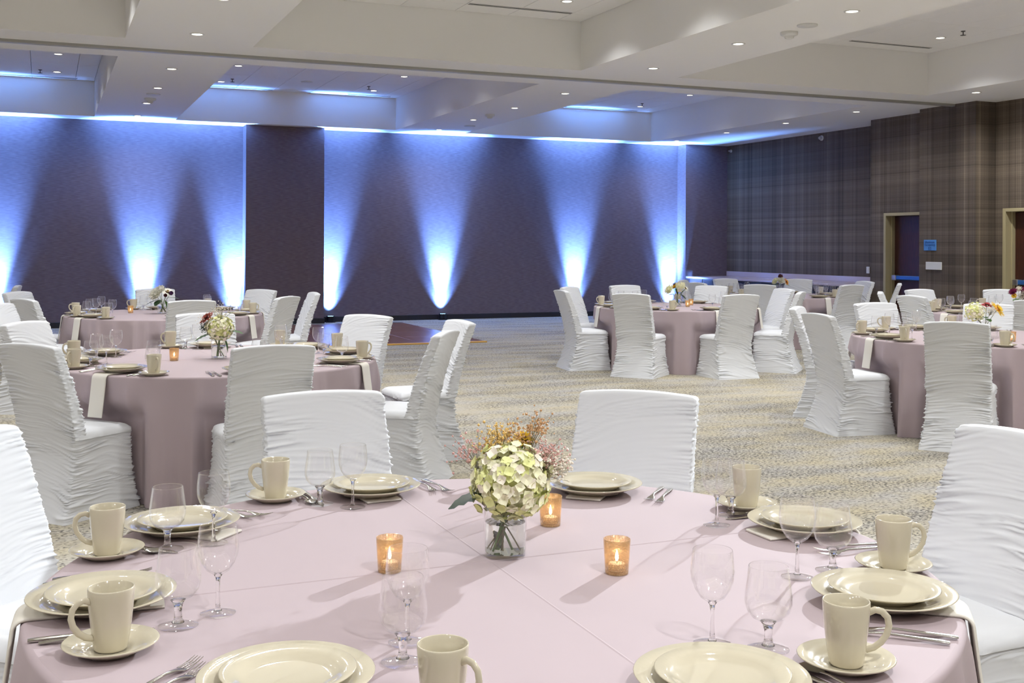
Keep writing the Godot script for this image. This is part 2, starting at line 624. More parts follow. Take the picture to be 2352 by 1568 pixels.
	part("kick_plate", box(Vector3(-0.38, 0.0, -2.60), Vector3(0.51, 0.08, 2.62)), M.black, ct)
	for k in 10:
		var z := -2.59 + 0.523 * k
		var d2 := part("cabinet_door", box(Vector3(-0.022, -0.34, -0.256), Vector3(0, 0.34, 0.256), 0.004), M.cabinet, ct, at3(-0.44, 0.435, z + 0.261))
		var hz := 0.215 if k % 2 == 0 else -0.215
		part("handle", tube([Vector3(0, -0.07, 0), Vector3(-0.03, -0.065, 0), Vector3(-0.03, 0.065, 0), Vector3(0, 0.07, 0)], const_half(4, 0.006), 6, Vector3.BACK), M.steel, d2, at3(-0.022, 0.2, hz))

	# portable dance floor
	var df := thing("dance_floor", "portable parquet dance floor with gold edge trim before the uplit wall", "dance floor", Vector3(3.75, 0, -17.92))
	for i in 5:
		for j in 4:
			var o := Vector3(-2.36 + 0.944 * i, 0, -2.1 + 1.05 * j)
			part("floor_panel", K_box("dance_panel", Vector3(0.003, 0, 0.003), Vector3(0.941, 0.018, 1.047), 0.002), M.oak, df, Transform3D(Basis(), o))
	part("edge_trim", box(Vector3(-2.44, 0, 2.1), Vector3(2.44, 0.02, 2.2), 0.008), M.gold, df)
	part("edge_trim", box(Vector3(-2.44, 0, -2.18), Vector3(2.44, 0.016, -2.1), 0.006), M.base, df)
	part("edge_trim", box(Vector3(2.36, 0, -2.1), Vector3(2.44, 0.016, 2.1), 0.006), M.oak, df)
	part("edge_trim", box(Vector3(-2.44, 0, -2.1), Vector3(-2.36, 0.016, 2.1), 0.006), M.oak, df)

func K_box(key: String, lo: Vector3, hi: Vector3, bevel: float) -> Mesh:
	if not K.has(key):
		K[key] = box(lo, hi, bevel)
	return K[key]

const CX := [[-3.23, 0.77], [2.10, 6.11], [7.50, 11.63]]
const CZ := [[-20.30, -13.65], [-12.40, -5.75], [-4.50, 2.15]]

func build_ceiling() -> void:
	var c := struct_node("ceiling", "white coffered ceiling with deep tiled recesses", "ceiling")
	slab("deck", Vector3(-6.6, TOP + 0.03, -21.3), Vector3(14.4, TOP + 0.25, 4.6), M.ceiling, c)
	# cross beams, from wall to wall along x
	var edges := [-20.87, CZ[0][0], CZ[0][1], CZ[1][0], CZ[1][1], CZ[2][0], CZ[2][1], 4.2]
	for k in range(0, 8, 2):
		if k == 2:
			slab("cross_beam", Vector3(-6.2, SOFFIT, edges[2]), Vector3(13.9, TOP + 0.03, -13.16), M.ceiling, c)
			slab("cross_beam", Vector3(-6.2, SOFFIT, -12.98), Vector3(13.9, TOP + 0.03, edges[3]), M.ceiling, c)
			slab("track_bed", Vector3(-6.2, SOFFIT + 0.12, -13.16), Vector3(13.9, TOP + 0.03, -12.98), M.slot, c)
		else:
			slab("cross_beam", Vector3(-6.2, SOFFIT, edges[k]), Vector3(13.9, TOP + 0.03, edges[k + 1]), M.ceiling, c)
	var xs := [-6.2, CX[0][0], CX[0][1], CX[1][0], CX[1][1], CX[2][0], CX[2][1], 13.9]
	for r in CZ:
		for k in range(0, 8, 2):
			slab("long_beam", Vector3(xs[k], SOFFIT, r[0]), Vector3(xs[k + 1], TOP + 0.03, r[1]), M.ceiling, c)
	# lay-in tiles inside the coffers
	for r in CZ:
		for q in CX:
			var us := [q[0]]
			var u: float = q[0] + 0.335
			while u < q[1] - 0.2:
				us.append(u)
				u += 0.672
			us.append(q[1])
			var ws := [r[0]]
			var w: float = r[0] + 0.40
			while w < r[1] - 0.3:
				ws.append(w)
				w += 1.344
			ws.append(r[1])
			for i in us.size() - 1:
				for j in ws.size() - 1:
					var g := 0.004
					var lo := Vector3(us[i] + g, TOP, ws[j] + g)
					var hi := Vector3(us[i + 1] - g, TOP + 0.025, ws[j + 1] - g)
					var key := "tile_%d_%d" % [int(round((hi.x - lo.x) * 1000)), int(round((hi.z - lo.z) * 1000))]
					part("ceiling_tile", K_box(key, Vector3.ZERO, hi - lo, 0.003), M.tile, c, Transform3D(Basis(), lo))
	# folding wall track across the room
	var tr := thing("partition_track", "metal folding wall track running across the ceiling", "track", Vector3(3.85, SOFFIT, -13.07))
	part("rail", box(Vector3(-9.0, -0.035, 0.03), Vector3(9.0, 0.03, 0.10), 0.006), M.rail, tr)
	part("rail", box(Vector3(-9.0, -0.012, -0.11), Vector3(9.0, 0.03, -0.06), 0.006), M.rail, tr)
	part("groove", box(Vector3(-9.0, 0.06, -0.06), Vector3(9.0, 0.09, 0.03)), M.dark, tr)

func build_lights() -> void:
	var ring := lathe(prof([0.075, 0.0, 0.075, 0.0, 0.074, -0.006, 0.058, -0.008, 0.052, -0.002, 0.052, 0.012]), 24)
	var lens := lathe(prof([0.0, -0.001, 0.053, -0.001]), 24)
	# beams
	var rows := []
	for z in [-19.87, -18.05, -16.21, -14.36, -11.87, -10.06, -8.24, -6.42, -3.9, -2.07, -0.25, 1.58]:
		for x in [-3.95, 1.44, 6.83, 12.0]:
			if x == 1.44 and z > -4.5 and z < -1.0:
				continue
			rows.append([x, SOFFIT, z, 0])
	# coffers
	for z in [-19.45, -17.6, -15.75, -13.95 + 0.0, -11.4, -9.55, -7.7, -3.6, -1.8]:
		if z == -13.95:
			continue
		for x in [-2.6, 0.17, 2.76, 5.44, 8.1, 10.9]:
			rows.append([x, TOP, z, 1])
	for r in rows:
		var coffer: bool = r[3] == 1
		var over: String = {-3.95: "along the taupe wall", 1.44: "over the rust-mum table", 6.83: "over the tulip table", 12.0: "along the plaid wall"}.get(r[0], "")
		var lab: String = "small round downlight in the tiled coffer ceiling" if coffer else "round recessed downlight in the beam " + over
		lab += ", uplit side of the track" if r[2] < -13.0 else ", table side of the track"
		var d := thing("recessed_downlight", lab, "downlight", Vector3(r[0], r[1], r[2]), 0.0, ("downlights in the coffers" if coffer else "downlights in the beam " + over) + (" beyond the track" if r[2] < -13.0 else ""))
		part("trim_ring", ring, M.white_plastic, d)
		part("lamp", lens, M.lamp, d)
		var l := SpotLight3D.new()
		l.name = "light"
		d.add_child(l)
		l.position = Vector3(0, -0.03, 0)
		l.rotation.x = -PI / 2
		l.spot_angle = 62.0 if coffer else 78.0
		l.spot_angle_attenuation = 0.8
		l.spot_range = 30.0
		l.spot_attenuation = 2.0
		l.light_color = DOWN_COLOR
		l.light_energy = (COFFER_ENERGY if coffer else DOWN_ENERGY) * (FAR_HALF if r[2] < -13.0 else (FRONT_ROWS if r[2] > -2.5 and not coffer else 1.0))
		l.light_size = 0.05
		l.shadow_enabled = true

	# an adjustable accent spot in the middle beam, aimed at the two tables across the aisle
	var ac := thing("accent_spot", "adjustable accent spot in the middle ceiling beam", "spotlight", Vector3(7.25, SOFFIT, -6.93))
	part("trim_ring", ring, M.white_plastic, ac)
	var aimed := Vector3(-2.0, 0.9, -1.2) - Vector3(7.25, SOFFIT - 0.06, -6.93)
	var head := part("lamp_head", lathe(prof([0.0, 0.03, 0.03, 0.03, 0.045, 0.0, 0.046, -0.05, 0.046, -0.05, 0.042, -0.05]), 24), M.white_plastic, ac, Transform3D(aim(-aimed), Vector3(0, -0.05, 0)))
	part("lamp", lathe(prof([0.0, -0.047, 0.043, -0.047]), 24), M.lamp, head)
	var al := SpotLight3D.new()
	al.name = "light"
	ac.add_child(al)
	al.position = Vector3(0, -0.05, 0) + aimed.normalized() * 0.06
	al.basis = Basis.looking_at(aimed)
	al.spot_angle = 32.0
	al.spot_angle_attenuation = 0.9
	al.spot_range = 30.0
	al.spot_attenuation = 2.0
	al.light_color = ACCENT_COLOR
	al.light_energy = ACCENT_ENERGY
	al.light_size = 0.06
	al.shadow_enabled = true

func build_back_fixtures() -> void:
	# uplights along the back wall
	var body := lathe(prof([0, 0.02, 0.07, 0.02, 0.07, 0.02, 0.078, 0.04, 0.078, 0.12, 0.078, 0.12, 0.070, 0.12, 0.068, 0.108, 0, 0.108]), 24)
	var led := lathe(prof([0.0, 0.012, 0.008, 0.010, 0.012, 0.0]), 10)
	for x in [-0.78, 1.62, 3.2, 4.98, 7.22, 10.15, 12.40, 12.48]:
		var z := -20.73 if x < 12.45 else -20.33
		var lab: String = "black floor uplight " + {-0.78: "farthest from the plaid wall", 1.62: "behind the purple-flower table", 3.2: "against the pilaster, purple-flower table side", 4.98: "against the pilaster, dance floor side", 7.22: "just past the dance floor corner", 10.15: "behind the tulip table", 12.40: "tucked beside the end pilaster", 12.48: "aimed at the plaid wall by the counter"}[x]
		var u := thing("uplight", lab, "uplight", Vector3(x, 0, z), 0.0, "uplights along the back wall")
		part("housing", body, M.black, u)
		part("bracket", box(Vector3(-0.09, 0, -0.025), Vector3(0.09, 0.02, 0.025), 0.004), M.black, u)
		for s in [-1.0, 1.0]:
			part("arm", box(Vector3(-0.006, 0, -0.02), Vector3(0.006, 0.09, 0.02), 0.003), M.black, u, at3(s * 0.085, 0.0, 0))
		for k in 7:
			var a := TAU * k / 6.0
			var p := Vector3(0.044 * cos(a), 0.11, 0.044 * sin(a)) if k < 6 else Vector3(0, 0.11, 0)
			part("led_lens", led, M.led, u, Transform3D(Basis(), p))
		for q in [[BEAM_ENERGY, 18.5, 4.0], [SPILL_ENERGY, 36.0, 16.0]]:
			var l := SpotLight3D.new()
			l.name = "light"
			u.add_child(l, true)
			l.position = Vector3(0, 0.135, 0)
			l.rotation = Vector3(deg_to_rad(90.0 - q[2]), 0, 0) if x < 12.45 else Basis.looking_at(Vector3(1.16, 2.1, 0.75)).get_euler()   # leaning towards the wall
			l.spot_angle = q[1] if x < 12.45 else 38.0
			l.spot_angle_attenuation = 1.0
			l.spot_range = 12.0
			l.spot_attenuation = 2.0
			l.light_color = UP_COLOR
			l.light_energy = q[0] if x < 12.45 else 22.0
			l.light_size = 0.05
			l.shadow_enabled = true
	# things on the ceiling
	var det := lathe(prof([0.085, 0.0, 0.085, 0.0, 0.088, -0.012, 0.084, -0.03, 0.05, -0.045, 0.048, -0.045, 0.045, -0.06, 0.02, -0.072, 0, -0.074]), 28)
	for e in [[6.93, -9.31, "beside a flat round cover"], [1.44, -17.44, "over the purple-flower table"], [6.80, -17.2, "near the uplit wall and tulip table"]]:
		single("smoke_detector", det, M.white_plastic, "white domed smoke detector on the beam " + e[2], "smoke detector", Vector3(e[0], SOFFIT, e[1]), 0.0, "smoke detectors on the beams")
	var spk := lathe(prof([0.10, 0.0, 0.10, 0.0, 0.10, -0.012, 0.09, -0.016, 0, -0.016]), 28)
	for e in [[6.86, SOFFIT, -8.93, "beam beside a smoke detector"], [7.12, SOFFIT, -19.0, "beam close to the uplit wall"], [4.1, TOP, -18.83, "coffer tile between two sprinklers"], [1.44, SOFFIT, -16.9, "beam behind the dome detector"]]:
		single("ceiling_speaker", spk, M.white_plastic, "flat white round cover on the " + e[3], "ceiling cover", Vector3(e[0], e[1], e[2]))
	var spr := thing("pendant_sprinkler", "small dark pendant sprinkler under the coffer tiles", "sprinkler", Vector3(-0.08, TOP, -19.33), 0.0, "sprinklers in the coffers")
	part("escutcheon", lathe(prof([0.03, 0, 0.03, 0, 0.026, -0.008, 0.008, -0.01]), 16), M.slot, spr)
	part("pipe", lathe(prof([0.007, -0.008, 0.007, -0.05]), 10), M.slot, spr)
	part("deflector", lathe(prof([0, -0.05, 0.036, -0.052, 0.036, -0.055, 0, -0.056]), 18), M.slot, spr)
	for e in [[2.89, -19.06], [5.22, -18.97], [10.71, -19.03], [10.83, -10.93], [5.2, -10.9]]:
		var s2: Node3D = spr.duplicate()
		s2.name = uname("pendant_sprinkler")
		add_child(s2)
		s2.position = Vector3(e[0], TOP, e[1])
	for e in [[4.45, 5.77, -11.95], [9.93, 11.33, -12.02], [2.35, 3.76, -20.08], [5.12, 5.95, -20.08], [-1.6, 0.5, -20.08], [8.2, 11.2, -20.1]]:
		var w: float = (e[1] - e[0]) / 2.0
		var far: bool = e[2] < -15.0
		var sd := thing("slot_diffuser", "long linear air slot in the coffer ceiling, " + {4.45: "track side, over the aisle", 9.93: "track side, over the magenta-flower table", 2.35: "uplit end, pilaster side", 5.12: "uplit end, over the dance floor edge", -1.6: "uplit end, farthest from the plaid wall", 8.2: "uplit end, nearest the counter"}[e[0]], "air diffuser", Vector3((e[0] + e[1]) / 2.0, TOP, e[2]), 0.0, "air slots by the uplit wall" if far else "air slots by the track")
		part("frame", box(Vector3(-w, -0.008, -0.045), Vector3(w, 0.0, 0.045), 0.002), M.tile, sd)
		for k in 2:
			part("slot", box(Vector3(-w + 0.01, -0.010, -0.012), Vector3(w - 0.01, -0.004, 0.012)), M.slot, sd, at3(0, 0, -0.02 + 0.04 * k))

# ------------------------------------------------------------------ tableware

func make_tableware() -> void:
	K.plate = lathe(prof([0, 0.003, 0.084, 0.003, 0.088, 0.0, 0.094, 0.0, 0.098, 0.004, 0.112, 0.0095, 0.1455, 0.0215, 0.1480, 0.0238, 0.1462, 0.0250, 0.112, 0.0138, 0.099, 0.0088, 0.084, 0.0076, 0, 0.0076]), 64)
	K.small_plate = lathe(prof([0, 0.002, 0.068, 0.002, 0.070, 0.0, 0.075, 0.0, 0.078, 0.004, 0.088, 0.0095, 0.1120, 0.0195, 0.1142, 0.0216, 0.1125, 0.0228, 0.086, 0.0130, 0.076, 0.0085, 0.066, 0.0072, 0, 0.0072]), 64)
	K.saucer = lathe(prof([0, 0.002, 0.043, 0.002, 0.046, 0.0, 0.051, 0.0, 0.056, 0.0045, 0.083, 0.0172, 0.0862, 0.0200, 0.0840, 0.0212, 0.056, 0.0090, 0.044, 0.0060, 0.035, 0.0058, 0.034, 0.0046, 0, 0.0046]), 56)
	K.mug = lathe(prof([0, 0.002, 0.024, 0.002, 0.026, 0.0, 0.0285, 0.0006, 0.0305, 0.004, 0.0345, 0.03, 0.0388, 0.07, 0.0412, 0.100, 0.0416, 0.111, 0.0412, 0.1136, 0.0400, 0.1142, 0.0386, 0.1130, 0.0372, 0.085, 0.0325, 0.03, 0.027, 0.010, 0, 0.008]), 44)
	var hp := []
	var hh := []
	for q in [[0.0385, 0.093], [0.050, 0.0985], [0.062, 0.096], [0.0715, 0.086], [0.0742, 0.071], [0.0700, 0.055], [0.0600, 0.041], [0.047, 0.031], [0.0335, 0.0265]]:
		hp.append(Vector3(q[0], q[1], 0))
		hh.append(Vector2(0.0062, 0.0042))
	K.mug_handle = tube(hp, hh, 10, Vector3.BACK, true)
	K.wine_bowl = lathe(prof([0.0045, 0.078, 0.012, 0.0805, 0.024, 0.089, 0.034, 0.104, 0.0402, 0.122, 0.0414, 0.138, 0.0398, 0.158, 0.0374, 0.1765, 0.0368, 0.1780, 0.0360, 0.1765, 0.0384, 0.158, 0.0400, 0.138, 0.0388, 0.122, 0.0326, 0.104, 0.0226, 0.0905, 0.010, 0.083, 0.0, 0.0822]), 40)
	K.wine_stem = lathe(prof([0, 0.0035, 0.0085, 0.0060, 0.0052, 0.012, 0.0042, 0.025, 0.0036, 0.045, 0.0038, 0.062, 0.0052, 0.073, 0.0085, 0.0785, 0.0045, 0.0800, 0, 0.0800]), 16)
	K.wine_foot = lathe(prof([0, 0, 0.034, 0, 0.0362, 0.0009, 0.0352, 0.0018, 0.022, 0.0030, 0.0085, 0.0062, 0, 0.0062]), 40)
	K.goblet_bowl = lathe(prof([0.007, 0.050, 0.018, 0.0530, 0.031, 0.0600, 0.0402, 0.0720, 0.0440, 0.0860, 0.0438, 0.1000, 0.0410, 0.1200, 0.0382, 0.1400, 0.0368, 0.1530, 0.0361, 0.1545, 0.0353, 0.1530, 0.0367, 0.1400, 0.0395, 0.1200, 0.0423, 0.1000, 0.0425, 0.0860, 0.0388, 0.0725, 0.030, 0.0620, 0.017, 0.0555, 0, 0.0545]), 40)
	K.goblet_stem = lathe(prof([0, 0.0042, 0.0125, 0.0070, 0.0085, 0.014, 0.0072, 0.024, 0.0078, 0.036, 0.0105, 0.046, 0.015, 0.0515, 0.007, 0.0530, 0, 0.0530]), 18)
	K.goblet_foot = lathe(prof([0, 0, 0.037, 0, 0.0392, 0.0010, 0.0382, 0.0020, 0.025, 0.0036, 0.0125, 0.0072, 0, 0.0072]), 40)
	# flatware lies along z, business end at -z (towards the table centre), resting on y = 0
	K.fork = make_fork()
	var kp := [Vector3(0, 0.004, 0.115), Vector3(0, 0.004, 0.10), Vector3(0, 0.0042, 0.02), Vector3(0, 0.0038, 0.005), Vector3(-0.001, 0.0034, -0.01), Vector3(-0.001, 0.003, -0.06), Vector3(0.0005, 0.0026, -0.09), Vector3(0.004, 0.002, -0.112)]
	K.knife = tube(kp, [Vector2(0.0065, 0.0036), Vector2(0.0075, 0.004), Vector2(0.0055, 0.004), Vector2(0.0050, 0.0032), Vector2(0.0082, 0.0016), Vector2(0.0090, 0.0013), Vector2(0.0080, 0.0011), Vector2(0.002, 0.0008)], 10)
	K.spoon = make_spoon()
	K.napkin = make_napkin()
	# amber votive cup
	K.votive_cup = lathe(prof([0.0, 0.0055, 0.0240, 0.0055, 0.0262, 0.0035, 0.0250, 0.0, 0.0262, 0.0005, 0.0270, 0.004, 0.0290, 0.04, 0.0312, 0.0780, 0.0306, 0.0792, 0.0298, 0.0785, 0.0276, 0.04, 0.0255, 0.012]), 32)
	K.wax = lathe(prof([0, 0.0065, 0.019, 0.0065, 0.0195, 0.009, 0.0195, 0.022, 0.017, 0.024, 0.004, 0.0225, 0, 0.0225]), 24)
	K.wick = tube([Vector3(0, 0.022, 0), Vector3(0.0006, 0.030, 0)], const_half(2, 0.0008), 6, Vector3.BACK)
	K.flame = lathe(prof([0, 0.027, 0.0030, 0.030, 0.0044, 0.035, 0.0038, 0.042, 0.0018, 0.050, 0, 0.056]), 14)
	K.vase = lathe(prof([0, 0.0, 0.049, 0.0, 0.0512, 0.002, 0.0515, 0.008, 0.0515, 0.1480, 0.0508, 0.1495, 0.0498, 0.1480, 0.0495, 0.012]), 48)
	K.vase_base = lathe(prof([0, 0.0005, 0.048, 0.0005, 0.0490, 0.003, 0.0490, 0.0105, 0, 0.0110]), 48)
	K.vase_water = lathe(prof([0, 0.0115, 0.0488, 0.0115, 0.0488, 0.0115, 0.0488, 0.082, 0.0488, 0.082, 0, 0.0815]), 48)

func make_fork() -> ArrayMesh:
	var list := []
	var hpth := [Vector3(0, 0.0035, 0.105), Vector3(0, 0.0045, 0.09), Vector3(0, 0.0065, 0.03), Vector3(0, 0.0085, -0.015), Vector3(0, 0.0065, -0.04), Vector3(0, 0.0040, -0.052), Vector3(0, 0.0030, -0.060)]
	list.append([tube(hpth, [Vector2(0.0075, 0.0020), Vector2(0.0088, 0.0026), Vector2(0.0052, 0.0026), Vector2(0.0034, 0.0026), Vector2(0.0062, 0.0018), Vector2(0.0108, 0.0014), Vector2(0.0116, 0.0012)], 10), Transform3D()])
	for k in 4:
		var x := -0.0096 + 0.0064 * k
		list.append([tube([Vector3(x * 0.98, 0.0030, -0.058), Vector3(x, 0.0034, -0.072), Vector3(x, 0.0062, -0.090), Vector3(x * 0.97, 0.0105, -0.105)], [Vector2(0.0020, 0.0012), Vector2(0.0017, 0.0011), Vector2(0.0014, 0.0010), Vector2(0.0007, 0.0006)], 6), Transform3D()])
	return join(list)

func make_spoon() -> ArrayMesh:
	var list := []
	var hpth := [Vector3(0, 0.0030, 0.085), Vector3(0, 0.0040, 0.07), Vector3(0, 0.0060, 0.02), Vector3(0, 0.0085, -0.025), Vector3(0, 0.0070, -0.042)]
	list.append([tube(hpth, [Vector2(0.0065, 0.0020), Vector2(0.0078, 0.0024), Vector2(0.0045, 0.0024), Vector2(0.0028, 0.0024), Vector2(0.0040, 0.0018)], 8), Transform3D()])
	var P := PackedVector3Array()
	var nu := 13
	for j in 10:
		var v := j / 9.0
		var z := -0.040 - 0.052 * v
		var hw := 0.0175 * pow(sin(PI * (0.06 + 0.9 * v)), 0.6)
		for i in nu:
			var u := -1.0 + 2.0 * i / (nu - 1.0)
			P.append(Vector3(u * hw, 0.0075 - 0.0065 * (1.0 - u * u) * sin(PI * clampf(v, 0.02, 0.98)), z))
	list.append([grid(P, nu, false, true), Transform3D()])
	return join(list)

# A folded napkin: a strip from under the plate, over the table's edge and down.
# Local frame: +z points outwards from the table's centre, origin at radius 0.85.
func make_napkin() -> ArrayMesh:
	var path := []
	var z0 := -0.115
	path.append([z0, 0.0])
	path.append([R - 0.85 - 0.03, 0.0])
	for k in 7:
		var a := PI / 2 * k / 6.0
		path.append([R - 0.85 + 0.010 - 0.022 + 0.022 * sin(a), -0.022 + 0.022 * cos(a)])
	path.append([R - 0.85 + 0.020, -0.10])
	path.append([R - 0.85 + 0.040, -0.235])
	var P := PackedVector3Array()
	var th := 0.0075
	var n := path.size()
	var rows := []
	for j in n:
		var a: Array = path[maxi(j - 1, 0)]
		var b: Array = path[mini(j + 1, n - 1)]
		var t := Vector2(b[0] - a[0], b[1] - a[1]).normalized()
		var nn := Vector2(-t.y, t.x)
		rows.append([Vector2(path[j][0], path[j][1]), nn])
	rows.push_front(rows[0])
	rows.append(rows[-1])
	for j in rows.size():
		var e := 0.0 if j == 0 or j == rows.size() - 1 else 1.0
		var hw := 0.0525
		for q in [[-hw, 0.0], [-hw, 0.5], [-hw * 0.97, 1.0], [0.0, 1.06], [hw * 0.97, 1.0], [hw, 0.5], [hw, 0.0], [0.0, 0.0]]:
			var p2: Vector2 = rows[j][0] + rows[j][1] * th * (q[1] if e > 0 else 0.5)
			P.append(Vector3(q[0], p2.y, p2.x))
	return grid(P, 8, true)

# ------------------------------------------------------------------ chairs

const ZR_Y := [0.0, 0.12, 0.32, 0.48, 0.70, 0.93]
const ZR_Z := [-0.275, -0.225, -0.170, -0.185, -0.240, -0.322]
const HW_Y := [0.0, 0.15, 0.33, 0.46, 0.93]
const HW_X := [0.262, 0.238, 0.224, 0.224, 0.222]
const ZF_Y := [0.0, 0.2, 0.40, 0.50]
const ZF_Z := [0.262, 0.236, 0.228, 0.228]

# points round a rounded rectangle: [x, z, normal x, normal z, face, along -1..1]
func rrect(hw: float, z0: float, z1: float, r: float, nf: int, ns: int, inset := 0.0) -> Array:
	var out := []
	var h := maxf(hw - inset, 0.001)
	var a := z0 + inset
	var b := z1 - inset
	if a > b:
		a = (a + b) / 2.0
		b = a
	var rr := minf(r, minf(h, (b - a) / 2.0) * 0.98)
	for i in ns:
		var t := i / (ns - 1.0)
		out.append([h, lerpf(a + rr, b - rr, t), 1.0, 0.0, 1, 2 * t - 1])
	for k in [1, 2]:
		var g: float = PI / 6 * k
		out.append([h - rr + rr * cos(g), b - rr + rr * sin(g), cos(g), sin(g), 1 if k == 1 else 2, 1.0 if k == 1 else -1.0])
	for i in nf:
		var t := i / (nf - 1.0)
		out.append([lerpf(h - rr, -h + rr, t), b, 0.0, 1.0, 2, 2 * t - 1])
	for k in [1, 2]:
		var g: float = PI / 2 + PI / 6 * k
		out.append([-h + rr + rr * cos(g), b - rr + rr * sin(g), cos(g), sin(g), 2 if k == 1 else 3, 1.0 if k == 1 else -1.0])
	for i in ns:
		var t := i / (ns - 1.0)
		out.append([-h, lerpf(b - rr, a + rr, t), -1.0, 0.0, 3, 2 * t - 1])
	for k in [1, 2]:
		var g: float = PI + PI / 6 * k
		out.append([-h + rr + rr * cos(g), a + rr + rr * sin(g), cos(g), sin(g), 3 if k == 1 else 0, 1.0 if k == 1 else -1.0])
	for i in nf:
		var t := i / (nf - 1.0)
		out.append([lerpf(-h + rr, h - rr, t), a, 0.0, -1.0, 0, 2 * t - 1])
	for k in [1, 2]:
		var g: float = 3 * PI / 2 + PI / 6 * k
		out.append([h - rr + rr * cos(g), a + rr + rr * sin(g), cos(g), sin(g), 0 if k == 1 else 1, 1.0 if k == 1 else -1.0])
	return out

var wn: FastNoiseLite
var wn2: FastNoiseLite
var wseed := 0.0
var wslant := 0.0

# Height of the gathered cloth at a point of a face: folds run level and crowd at the seams.
func wrinkle(face: int, s: float, y: float, amp: float) -> float:
	var f := face * 37.0 + wseed
	var e := absf(s)
	var yy := y + 0.022 * s * s + wslant * s * (1.0 if face % 2 == 0 else 0.3) + 0.012 * wn2.get_noise_2d(s * 70.0 + f, y * 330.0)
	var n1 := wn.get_noise_2d(s * 36.0 + f * 3.0, yy * 2700.0 + 260.0 * wn2.get_noise_2d(f * 3.0, yy * 700.0))
	var n2 := wn.get_noise_2d(s * 90.0 + f * 5.0 + 400.0, yy * 7000.0)
	var ridge := pow(1.0 - absf(n1), 5.0)
	var patch := smoothstep(-0.35, 0.45, wn2.get_noise_2d(s * 55.0 + f * 2.0 + 77.0, yy * 520.0))
	var out := amp * (0.28 + 0.72 * e * e) * (0.25 + 0.75 * patch) * 2.6 * (ridge - 0.2)
	out += amp * 0.5 * (0.10 + 0.90 * pow(e, 3.0)) * n2
	out += amp * 0.7 * pow(e, 8.0) * wn2.get_noise_2d(f, yy * 9000.0)
	return out

func add_row(P: PackedVector3Array, loop: Array, y: float, amp: float, crown := 0.0, hw := 0.22) -> void:
	for q in loop:
		var d := wrinkle(q[4], q[5], y, amp) if amp > 0.0 else 0.0
		var yy := y
		if crown > 0.0:
			yy += crown * (1.0 - pow(q[0] / hw, 2.0))
		P.append(Vector3(q[0] + q[2] * d, yy, q[1] + q[3] * d))

func make_chair_meshes() -> void:
	wn = fnl(0.01, 71)
	wn2 = fnl(0.01, 72)
	K.chairs = []
	for v in 4:
		wseed = 1000.0 * v
		wslant = [0.05, -0.03, 0.02, -0.06][v]
		var nf := 30
		var ns := 12
		# backrest
		var P := PackedVector3Array()
		var rows := 150
		var yt := 0.917
		for j in rows + 1:
			var y := lerpf(0.425, yt, j / float(rows))
			var zr := hermite(ZR_Y, ZR_Z, y)
			var th := lerpf(0.085, 0.062, (y - 0.425) / 0.5)
			var hw := hermite(HW_Y, HW_X, y)
			var up := smoothstep(0.70, 0.93, y)
			add_row(P, rrect(hw, zr, zr + th, 0.010, nf, 6), y, lerpf(0.0062, 0.0032, up), 0.014 * up, hw)
		for k in range(1, 6):
			var g := PI / 2 * k / 5.0
			var y2 := yt + 0.013 * sin(g)
			var zr2 := hermite(ZR_Y, ZR_Z, y2)
			add_row(P, rrect(0.222, zr2, zr2 + 0.062, 0.010, nf, 6, 0.013 * (1.0 - cos(g))), y2, 0.0018, 0.014, 0.222)
		var zt := hermite(ZR_Y, ZR_Z, 0.93)
		add_row(P, rrect(0.222, zt, zt + 0.062, 0.01, nf, 6, 0.0309), yt + 0.0145, 0.0, 0.014, 0.222)
		var loopn := 2 * nf + 2 * 6 + 8
		var back := grid(P, loopn, true)
		# skirt to the floor
		P = PackedVector3Array()
		rows = 124
		for j in rows + 1:
			var y := lerpf(0.0, 0.425, j / float(rows))
			var amp := 0.0078 * smoothstep(0.0, 0.04, y)
			add_row(P, rrect(hermite(HW_Y, HW_X, y), hermite(ZR_Y, ZR_Z, y), hermite(ZF_Y, ZF_Z, y), 0.022, nf, ns + 10), y, amp)
		var skirt := grid(P, 2 * nf + 2 * (ns + 10) + 8, true)
		# seat
		P = PackedVector3Array()
		var hs := hermite(HW_Y, HW_X, 0.43)
		var z0 := hermite(ZR_Y, ZR_Z, 0.43)
		for k in 8:
			var g := PI / 2 * k / 7.0
			add_row(P, rrect(hs + 0.006, z0 + 0.01, 0.232, 0.03, nf, ns + 10, 0.045 * (1.0 - cos(g))), 0.425 + 0.045 * sin(g), 0.0065 * (1.0 - 0.85 * k / 7.0))
		for k in range(1, 9):
			var t := k / 8.0
			add_row(P, rrect(hs + 0.006, z0 + 0.01, 0.232, 0.03, nf, ns + 10, 0.045 + 0.15 * t), 0.470 + 0.010 * sin(t * PI / 2), 0.0008)
		add_row(P, rrect(hs + 0.006, z0 + 0.01, 0.232, 0.01, nf, ns + 10, 0.2085), 0.480, 0.0)
		var seat := grid(P, 2 * nf + 2 * (ns + 10) + 8, true)
		K.chairs.append([back, seat, skirt])

func place_chair(at: Vector3, turn: float, v: int, label: String, group: String) -> void:
	var c := thing("banquet_chair", label, "chair", at, turn, group)
	part("backrest", K.chairs[v][0], M.chair, c)
	part("seat", K.chairs[v][1], M.chair, c)
	part("skirt", K.chairs[v][2], M.chair, c)

# ------------------------------------------------------------------ flowers

